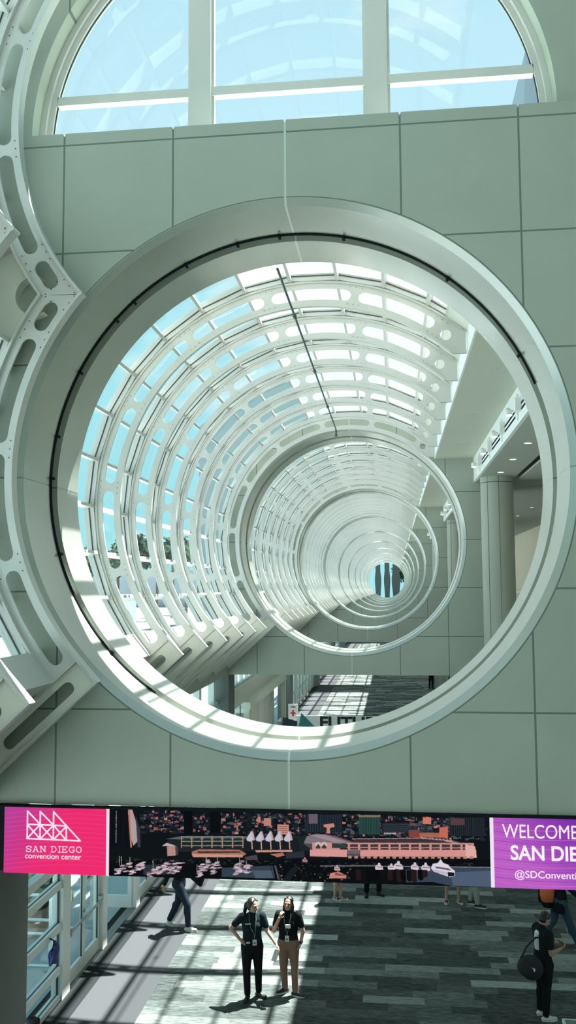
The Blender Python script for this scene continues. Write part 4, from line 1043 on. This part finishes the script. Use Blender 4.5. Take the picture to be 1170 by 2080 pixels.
b = MB().use(BLK); p_ = V(-.165,0,.93); b.box(p_.x-.03,p_.x+.02,-.03,.03,p_.z-.09,p_.z+.03); b.obj('belt_pouch', wl)
b = MB().use(BADGE); p_ = V(0,-.10,1.0); b.box(-.11,-.05,p_.y-.03,p_.y-.01,p_.z-.02,p_.z+.005); b.obj('belt_buckle', wl)
b = MB().use(PAP); b.box(-.045,.045,-.002,.002,-.12,.10); pg = b.obj('paper', None, 0, (-.725,4.125,.80)); pg.rotation_euler = (R_(10), R_(18), R_(12)); tag(pg, 'folded grey-white paper held low by the person with the ponytail', 'paper')
# woman with hand to face
wr_, V, Hd = person('person in a black polo and tan trousers, hand raised to the cheek, smiling', (-.55,4.50,0), R_(-2), 1.63, TAN, BLK, (BSH,SOLW), SKIN, True,
    legs={'a': ((-.09,0,.87),(-.085,-.01,.47),(-.075,.07,.085),(-.12,-.10)), 'b': ((.09,0,.87),(.115,-.015,.47),(.125,-.05,.085),(.16,-.06))},
    arms={'a': ((-.185,.01,1.375),(-.25,-.07,1.115),(-.135,-.165,1.365),(.35,.15,.9,-.6,-.7,.2)), 'b': ((.185,.01,1.375),(.265,.02,1.10),(.225,-.03,.90),(-.35,-.15,-.9,.8,-.2,0))},
    headrot=(-6,4,-8), hair='long', curl=(.55,.35), pat=(1,-1), wide=1.2)
lanyard(wr_, V, -.0); badge(wr_, V, .0, 1.02)
b = MB().use(PAP); p_ = V(.02,-.165,1.235); b.box(p_.x-.045,p_.x+.045,p_.y-.012,p_.y+.02,p_.z-.028,p_.z+.028); b.obj('name_tag', wr_)
bm_ = bmesh.new(); cap(bm_, Hd(-.014,-.089,-.058), Hd(.014,-.089,-.058), .0035, .0035, 8); link('teeth', new_mesh('teeth', bm_, [TEETH]), wr_)
b = MB().use(BLK); b.tube([V(.236,-.03,.925),V(.240,-.045,.945)], .034, 12); b.obj('watch', wr_, 40)
# walker whose head is hidden by the banner
mw, V, Hd = person('person in a dark suit jacket and dark blue trousers striding right, swinging a bag', (-3.17,7.33,0), R_(82), 1.76, NAVYT, BLK, (WSH,SOLW), SKIN2, False,
    legs={'a': ((-.085,0,.88),(-.085,-.20,.50),(-.09,-.22,.10),(0,-.15)), 'b': ((.085,0,.88),(.09,.06,.48),(.09,.24,.12),(0,-.15))},
    arms={'a': ((-.19,.0,1.385),(-.23,.16,1.12),(-.235,.22,.90),(0,.2,-1)), 'b': ((.19,.0,1.385),(.23,-.14,1.13),(.23,-.30,.99),(0,-.6,-.7))}, sleeve=2, lean=.08, fine=.009)
b = MB().use(BLK); b.box(-.03,.03,-.15,.15,-.16,.14); b.tube([(0,-.07,.14),(0,-.05,.23),(0,.05,.23),(0,.07,.14)], .01, 6)
bg = b.obj('satchel', None, 0, (-2.80,7.50,1.02)); bg.rotation_euler = (R_(25),0,R_(60)); tag(bg, 'small black bag carried by the person striding in the dark suit', 'bag')
# people further back, cut by the banner
LGS = {'a': ((-.09,0,.88),(-.09,-.02,.48),(-.10,.02,.085),(-.05,-.15)), 'b': ((.09,0,.88),(.09,-.02,.48),(.10,.02,.085),(.05,-.15))}
SKT = mat('grey_skirt', (.12,.12,.13), .8)
person('person with bare legs and black sandals standing alone on the sunlit edge of the carpet', (-.02,9.42,0), R_(60), 1.64, SKT, TEAL, (BSH,SOLW), SKIN, True, legs={'a': ((-.08,0,.87),(-.06,-.03,.48),(-.04,.02,.085),(-.02,-.15)), 'b': ((.08,0,.87),(.06,-.05,.48),(.05,-.08,.085),(.04,-.15))}, short_pants=True, hair='long', sandal=True, fine=.009)
person('person in black trousers and dark shoes standing behind the middle of the banner', (.82,9.75,0), R_(20), 1.74, BLKT, BLK, (BSH,SOLB), SKIN2, False, legs={'a': ((-.12,0,.88),(-.15,-.02,.48),(-.17,.02,.085),(-.05,-.15)), 'b': ((.10,0,.88),(.13,-.02,.48),(.12,.02,.085),(.05,-.15))}, fine=.009)
person('person with bare shins in sandals standing beside pale khaki trousers', (2.58,9.45,0), R_(4), 1.70, KHA, TEAL, (BSH,SOLW), SKIN, False, legs={'a': ((-.11,0,.88),(-.12,-.02,.48),(-.135,.02,.085),(-.02,-.15)), 'b': ((.11,0,.88),(.12,-.02,.48),(.135,.02,.085),(.05,-.15))}, short_pants=True, sandal=True, fine=.009)
person('person in pale khaki trousers and black shoes seen from the side under the banner', (3.05,9.28,0), R_(75), 1.76, KHA, GREYC, (BSH,SOLW), SKIN2, False, legs={'a': ((-.09,0,.88),(-.09,-.04,.48),(-.09,-.08,.085),(0,-.15)), 'b': ((.09,0,.88),(.09,.03,.48),(.09,.10,.085),(0,-.15))}, fine=.009)
# backpacker
bp_, V, Hd = person('person in a dark jacket and blue jeans walking right with an orange backpack', (4.50,7.02,0), R_(100), 1.80, JEAN, BLK, (BSH,SOLW), SKIN2, False,
    legs={'a': ((-.09,0,.88),(-.09,-.14,.50),(-.09,-.30,.10),(0,-.15)), 'b': ((.09,0,.88),(.09,.08,.47),(.09,.34,.14),(0,-.15,.075))},
    arms={'a': ((-.19,0,1.385),(-.26,-.10,1.14),(-.26,-.28,.98),(0,-.6,-.8)), 'b': ((.19,0,1.385),(.25,.12,1.13),(.24,.08,.88),(0,0,-1))}, sleeve=2, fine=.009, lean=.05)
bm_ = bmesh.new(); loft(bm_, [(V(0,0,.66),.20,.15),(V(0,0,.78),.205,.155),(V(0,0,.92),.195,.145),(V(0,0,1.02),.18,.135)]); link('jacket_hem', new_mesh('jacket_hem', bm_, [BLK], .012, 2), bp_)
bk = blob('backpack', ORG, (4.28,7.04,1.07), .25, 21, .06, None, 4, (.62,.80,1.15)); tag(bk, 'orange and black backpack on the person walking in jeans', 'backpack')
b = MB().use(BLK); b.cyl((0,0), .12, -.28, -.17, 20, .17); bo = b.obj('base_panel', bk, 40); bo.scale = (.8,1,1)
b = MB().use(BLK); b.box(-.165,-.13,-.05,.05,-.2,.2); b.obj('front_pocket', bk)
# man looking at phone
mp_, V, Hd = person('person in a black and white striped polo looking down at a phone, black shoulder bag', (3.72,4.05,0), R_(112), 1.68, BLKT, BLK, (WSH,SOLW), SKIN2, False,
    legs={'a': ((-.09,0,.88),(-.10,.0,.48),(-.10,.03,.085),(-.03,-.15)), 'b': ((.09,0,.88),(.10,-.01,.48),(.13,.0,.085),(.06,-.15))},
    arms={'a': ((-.185,.0,1.37),(-.235,-.02,1.09),(-.10,-.27,1.10),(.45,-.85,.1,-.5,-.2,-.8)), 'b': ((.185,.0,1.37),(.225,-.03,1.09),(.08,-.27,1.12),(-.45,-.85,.1,.5,-.2,-.8))},
    headrot=(32,0,0), hair='short', curl=(.5,.5), pat=(-1,1), lean=.02, wide=1.3, fine=.0065)
bm_ = bmesh.new()
loft(bm_, [(V(0,.055,1.10),.075,.082),(V(0,.060,1.25),.085,.085),(V(0,.058,1.36),.088,.075),(V(0,.045,1.40),.075,.060)])
link('white_back_panel', new_mesh('white_back_panel', bm_, [GREYC], .010, 2), mp_)
b = MB().use(DARK); b.box(-.035,.035,-.005,.005,-.07,.07); b.box(-.031,.031,-.0065,-.005,-.064,.064)
ph = b.obj('phone', None, 0, (4.06,4.19,1.145)); ph.rotation_euler = (R_(-50),0,R_(112)); tag(ph, 'black phone held in both hands by the person in the striped polo', 'phone')
SB = mat('black_bag_cloth', (.010,.018,.020), .8)
sb_ = blob('shoulder_bag', SB, (3.49,3.86,.88), .25, 33, .07, None, 4, (.85,.40,.80)); sb_.rotation_euler = (0,R_(14),R_(-14)); tag(sb_, 'black shoulder bag hanging at the back of the person with the phone', 'bag')
b = MB().use(PAP); b.box(.02,.085,-.098,-.090,-.02,.03); b.obj('bag_tag', sb_)
b = MB().use(SB); b.tube([(-.17,0,.06),(-.12,.03,.28),(-.02,.10,.44),(.12,.14,.47),(.24,.16,.40)], .016, 8); b.obj('strap', sb_, 40)
# person cut off by the lower left corner
person('person with dark hair, only the top of the head showing in the lower left corner', (-3.20,-.42,0), R_(160), 1.70, BLKT, BLK, (BSH,SOLB), SKIN2, False, fine=.010, hair='long')
# figures far down the hall
person('dark figure beside the red cross sign seen through the round opening', (-3.05,26.2,0), R_(190), 1.72, BLKT, BLK, (BSH,SOLB), SKIN2, False, fine=.012, facing_detail=False, hair='long')
person('dark figure by the right pier far down the hall', (3.85,52.5,0), R_(30), 1.75, BLKT, BLK, (BSH,SOLB), SKIN2, False, fine=.014, facing_detail=False)

# ------------------------------------------------------------------ signs standing in the hall
TRI = mat('teal_print', (.03,.20,.21), .6); TRN = mat('navy_print', (.012,.03,.05), .6)
t = thing('standing_sign', 'white standing sign with a teal triangle and the dark word FUTURE', 'sign', (0,24,0))
b = MB().use(PAP); b.box(-2.46,1.7,-.03,.03,.15,2.08); b.obj('board', t)
b = MB().use(DARK); b.box(-2.3,-2.2,-.25,.25,0,.15); b.box(1.4,1.5,-.25,.25,0,.15); b.obj('foot', t)
b = MB().use(TRI); b.prism([(-2.46,1.30),(-1.40,1.30),(-2.28,2.19)], [], -.045,-.031); b.obj('teal_triangle', t)
b = MB().use(TRN); b.prism([(-3.05,1.45),(-2.46,1.30),(-2.44,1.86),(-3.0,2.02)], [], -.044,-.03); b.obj('navy_shape', t)
text('FUTURE', -1.55, 1.61, 23.965, .44, TXB, t, width=2.55, bold=.035, off=(0,24,0))
t = thing('first_aid_sign', 'small white sign with a red cross held up beside the door wall', 'sign', (-2.78,25.6,0))
b = MB().use(PAP); b.box(-.2,.2,-.01,.01,1.70,2.32); o = b.obj('panel', t)
b = MB().use(TXG); b.box(-.035,.035,-.016,-.011,1.82,2.08); b.box(-.10,.10,-.017,-.0115,1.92,1.99); b.obj('red_cross', t)
b = MB().use(STEEL); b.tube([(0,.02,0),(0,.02,2.4)], .018, 8); b.cyl((0,.02), .18, 0, .03, 20); b.obj('pole', t)
b = MB().use(TXB); b.box(-.10,.10,-.016,-.011,2.18,2.22); b.obj('heading', t)
# small teal-topped table in the lower right corner
t = thing('side_table', 'corner of a white edged teal table at the lower right', 'table', (3.86,1.55,0))
b = MB().use(mat('teal_table_top', (.12,.22,.22), .4)); b.box(-.17,.17,-.42,.42,.885,.91); b.obj('table_top', t)
b = MB().use(FASC); b.box(-.20,-.17,-.45,.45,.87,.915); b.box(.17,.20,-.45,.45,.87,.915); b.box(-.17,.17,.42,.45,.87,.915); b.box(-.17,.17,-.45,-.42,.87,.915); b.obj('rim', t)
for x in (-.16,.16):
    for y in (-.40,.40):
        b = MB().use(STEEL); b.box(x-.02,x+.02,y-.02,y+.02,0,.885); b.obj('leg', t)

# ------------------------------------------------------------------ far end and outside
b = MB().use(TRN)
PIL = mat('dark_pillar', (.045,.065,.065), .7)
for k, (x, w, lb) in enumerate([(-1.93,.52,'leftmost'),(.02,.52,'middle'),(1.93,.70,'rightmost')]):
    b = MB().use(PIL)
    pr = [(w, 0),(w*1.0,5.6),(w*1.32,8.0),(w*1.32,9.2),(w*1.0,10.6),(w,14.5)]
    b.prism([(x_, z) for x_, z in pr]+[(-x_, z) for x_, z in pr[::-1]], [], -.35, .35)
    tag(b.obj('waisted_pillar', None, 0, (x,187.5,0)), f'{lb} of the three dark pillars in the last round opening', 'pillar', 'dark pillars at the far end')
BARK = mat('tree_bark', (.10,.08,.06), .9)
def tree(x, y, h, label, seed, palm=False, z0=-.06):
    rn = random.Random(seed); t = thing('palm_tree' if palm else 'tree', label, 'tree', (x,y,z0), 0, 'trees outside the glass')
    b = MB().use(BARK); b.tube([(0,0,0),(.1,0,h*.5),(.0,0,h*.85)], h*.022, 8, h*.014); b.obj('trunk', t)
    b = MB().use(LEAF)
    if palm:
        for k in range(26):
            a = k*2.4; el_ = rn.uniform(-.5,1.1); l = h*.26; pts = []
            for j in range(6):
                u = j/5; pts.append(Vector((math.cos(a)*l*u, math.sin(a)*l*u, h*.85+l*(math.sin(el_)*u-.75*u*u))))
            sx = Vector((-math.sin(a), math.cos(a), 0))*h*.03
            for j in range(5):
                w0, w1 = 1-j/5.5, 1-(j+1)/5.5; b.add([pts[j]-sx*w0-Vector((0,0,.02*h*w0)), pts[j], pts[j]+sx*w0-Vector((0,0,.02*h*w0)), pts[j+1]+sx*w1-Vector((0,0,.02*h*w1)), pts[j+1], pts[j+1]-sx*w1-Vector((0,0,.02*h*w1))], [(0,1,4,5),(1,2,3,4)])
    else:
        for c in range(9):
            cc = Vector((rn.gauss(0,h*.12), rn.gauss(0,h*.12), h*.80+rn.gauss(0,h*.04)))
            for j in range(130):
                d = Vector((rn.gauss(0,1),rn.gauss(0,1),rn.gauss(0,.8))).normalized()*h*.12*rn.uniform(.55,1); p_ = cc+d
                u = Vector((rn.gauss(0,1),rn.gauss(0,1),rn.gauss(0,1))).normalized()*h*.028; v = u.orthogonal().normalized()*h*.02
                b.add([p_-u,p_-v,p_+u,p_+v], [(0,1,2,3)])
    b.obj('crown', t)
for k, (px_, D, h, pm) in enumerate([(196,150,14.5,0),(228,160,15.,0),(264,176,17.5,0),(312,198,18.5,0),(345,220,22.,1),(374,240,21.5,0),(400,266,25.,1),(438,295,23.,0)]):
    x = 1.38+(px_-799)/1845.*D
    tree(x, D-11.85, h, f'{ORD[k]} green {"palm" if pm else "tree"} from the left, seen small through the tunnel glass', 40+k, bool(pm))
tree(9.5, 240, 19, 'bright green tree seen at the right edge of the last round opening', 77); tree(4.9, 200, 13, 'green tree just outside the far end of the hall', 78)
TWR = mat('teal_glass_tower', (.20,.27,.27), .5, var=.1, vscale=.05, spec=.8); TW2 = mat('pale_grey_tower', (.24,.27,.30), .5)
def building(name, label, pr, y0, y1, m, floors):
    b = MB().use(m); b.prism(pr, [], y0, y1); o = b.obj(name); tag(o, label, 'building')
    b = MB().use(TW2); xs = [p[0] for p in pr]; zs = [p[1] for p in pr]
    zt_ = min(p[1] for p in pr if p[1] > 1)
    for k in range(floors):
        z = 3+k*(zt_-4)/floors; b.box(min(xs)-.06,max(xs)+.06,y0-.08,y0,z,z+.5)
    b.obj('floor_band', o); return o
building('glass_tower', 'teal glass tower seen through the left side of the vault', [(-34,-.06),(-13.5,-.06),(-13.5,45.5),(-20,44.5),(-27,42),(-34,37)], 152, 176, TWR, 12)
building('hotel_tower', 'pale sloping tower seen at the lower right of the half-round window', [(32,-.06),(66,-.06),(66,190),(48,175),(40,155)], 234, 262, TW2, 1)
building('far_building', 'long pale building on the horizon behind the trees outside the left glass', [(-125,-.06),(-30,-.06),(-30,12.5),(-60,12.5),(-60,14),(-125,14)], 330, 345, TW2, 3)
building('low_building', 'long low pale building across the road outside the left glass', [(-92,-.06),(-40,-.06),(-40,6.2),(-92,6.2)], 120, 132, TW2, 2)
b = MB().use(EXTC); b.box(-24,-23.6,2,150,-.06,1.0); o = b.obj('parapet'); tag(o, 'low white parapet running along the road outside the left glass', 'parapet')
LINE = mat('road_line', (.8,.85,.85), .7); b = MB().use(LINE)
for k in range(22): b.box(-19,-13.5,12+5.5*k,12.25+5.5*k,-.058,-.05)
b.box(-13.6,-13.3,8,135,-.058,-.05); o = b.obj('parking_lines'); tag(o, 'white parking bay lines on the paving outside the left glass', 'road marking')

# ------------------------------------------------------------------ sky, sun, lamps, camera
w = bpy.data.worlds.new('sky'); SC.world = w; w.use_nodes = True; N = w.node_tree.nodes; Lk = w.node_tree.links; N.clear()
wo = N.new('ShaderNodeOutputWorld'); bg_ = N.new('ShaderNodeBackground'); Lk.new(bg_.outputs[0], wo.inputs[0])
tc = N.new('ShaderNodeTexCoord'); sp = N.new('ShaderNodeSeparateXYZ'); Lk.new(tc.outputs['Generated'], sp.inputs[0])
cr = N.new('ShaderNodeValToRGB'); Lk.new(sp.outputs[2], cr.inputs[0])
e = cr.color_ramp.elements; e[0].position = 0.; e[0].color = (.34,.74,.81,1); e[1].position = .9; e[1].color = (.36,.66,.80,1)
k_ = e.new(.27); k_.color = (.38,.77,.85,1); k_ = e.new(.44); k_.color = (.56,.80,.90,1)
mp = N.new('ShaderNodeMapping'); mp.inputs['Scale'].default_value = (1.6,1.6,4.5); Lk.new(tc.outputs['Generated'], mp.inputs[0])
nz = N.new('ShaderNodeTexNoise'); nz.inputs['Scale'].default_value = 2.1; nz.inputs['Detail'].default_value = 7; nz.inputs['Roughness'].default_value = .55; Lk.new(mp.outputs[0], nz.inputs[0])
c2 = N.new('ShaderNodeValToRGB'); Lk.new(nz.outputs['Fac'], c2.inputs[0]); c2.color_ramp.elements[0].position = .56; c2.color_ramp.elements[1].position = .82
mx = N.new('ShaderNodeMix'); mx.data_type = 'RGBA'; Lk.new(c2.outputs[0], mx.inputs[0]); Lk.new(cr.outputs[0], mx.inputs[6]); mx.inputs[7].default_value = (.92,.97,.97,1)
Lk.new(mx.outputs[2], bg_.inputs[0]); bg_.inputs[1].default_value = 1.12
sl = bpy.data.lights.new('sun', 'SUN'); sl.energy = 31.; sl.angle = R_(.55); sl.color = (1.,.97,.92)
so_ = link('sun', sl); d_ = Vector((-.235,-.287,-1)); so_.rotation_euler = d_.to_track_quat('-Z','Y').to_euler(); so_.location = (10,10,60)
def area(name, loc, sx, sy, pw, col=(1,.96,.88), rot=(0,0,0)):
    l = bpy.data.lights.new(name, 'AREA'); l.shape = 'RECTANGLE'; l.size = sx; l.size_y = sy; l.energy = pw; l.color = col
    o = link(name, l, None, loc); o.rotation_euler = rot; return o
area('side_room_lights', (7.3,70,10.3), 2.5, 40, 420)
cam = bpy.data.cameras.new('camera'); co = link('camera', cam); SC.camera = co
cam.sensor_fit = 'VERTICAL'; cam.sensor_height = 36.; cam.lens = 1845.2/2080*36; cam.clip_start = .05; cam.clip_end = 2000
yaw, pitch, roll = -.1147, .0835, -.00637
f_ = Vector((math.sin(yaw)*math.cos(pitch), math.cos(yaw)*math.cos(pitch), math.sin(pitch))); r_ = Vector((math.cos(yaw), -math.sin(yaw), 0)); u_ = r_.cross(f_)
r2 = r_*math.cos(roll)+u_*math.sin(roll); u2 = -r_*math.sin(roll)+u_*math.cos(roll)
Mx = Matrix((r2, u2, -f_)).transposed().to_4x4(); Mx.translation = Vector((1.3757,-11.8471,7.0471)); co.matrix_world = Mx
SC.view_settings.view_transform = 'Standard'; SC.view_settings.look = 'None'; SC.view_settings.gamma = 1; SC.view_settings.exposure = 0.; SC.view_settings.use_curve_mapping = False
SC.cycles.transparent_max_bounces = 48; SC.cycles.max_bounces = 8; SC.cycles.diffuse_bounces = 5; SC.cycles.use_denoising = True
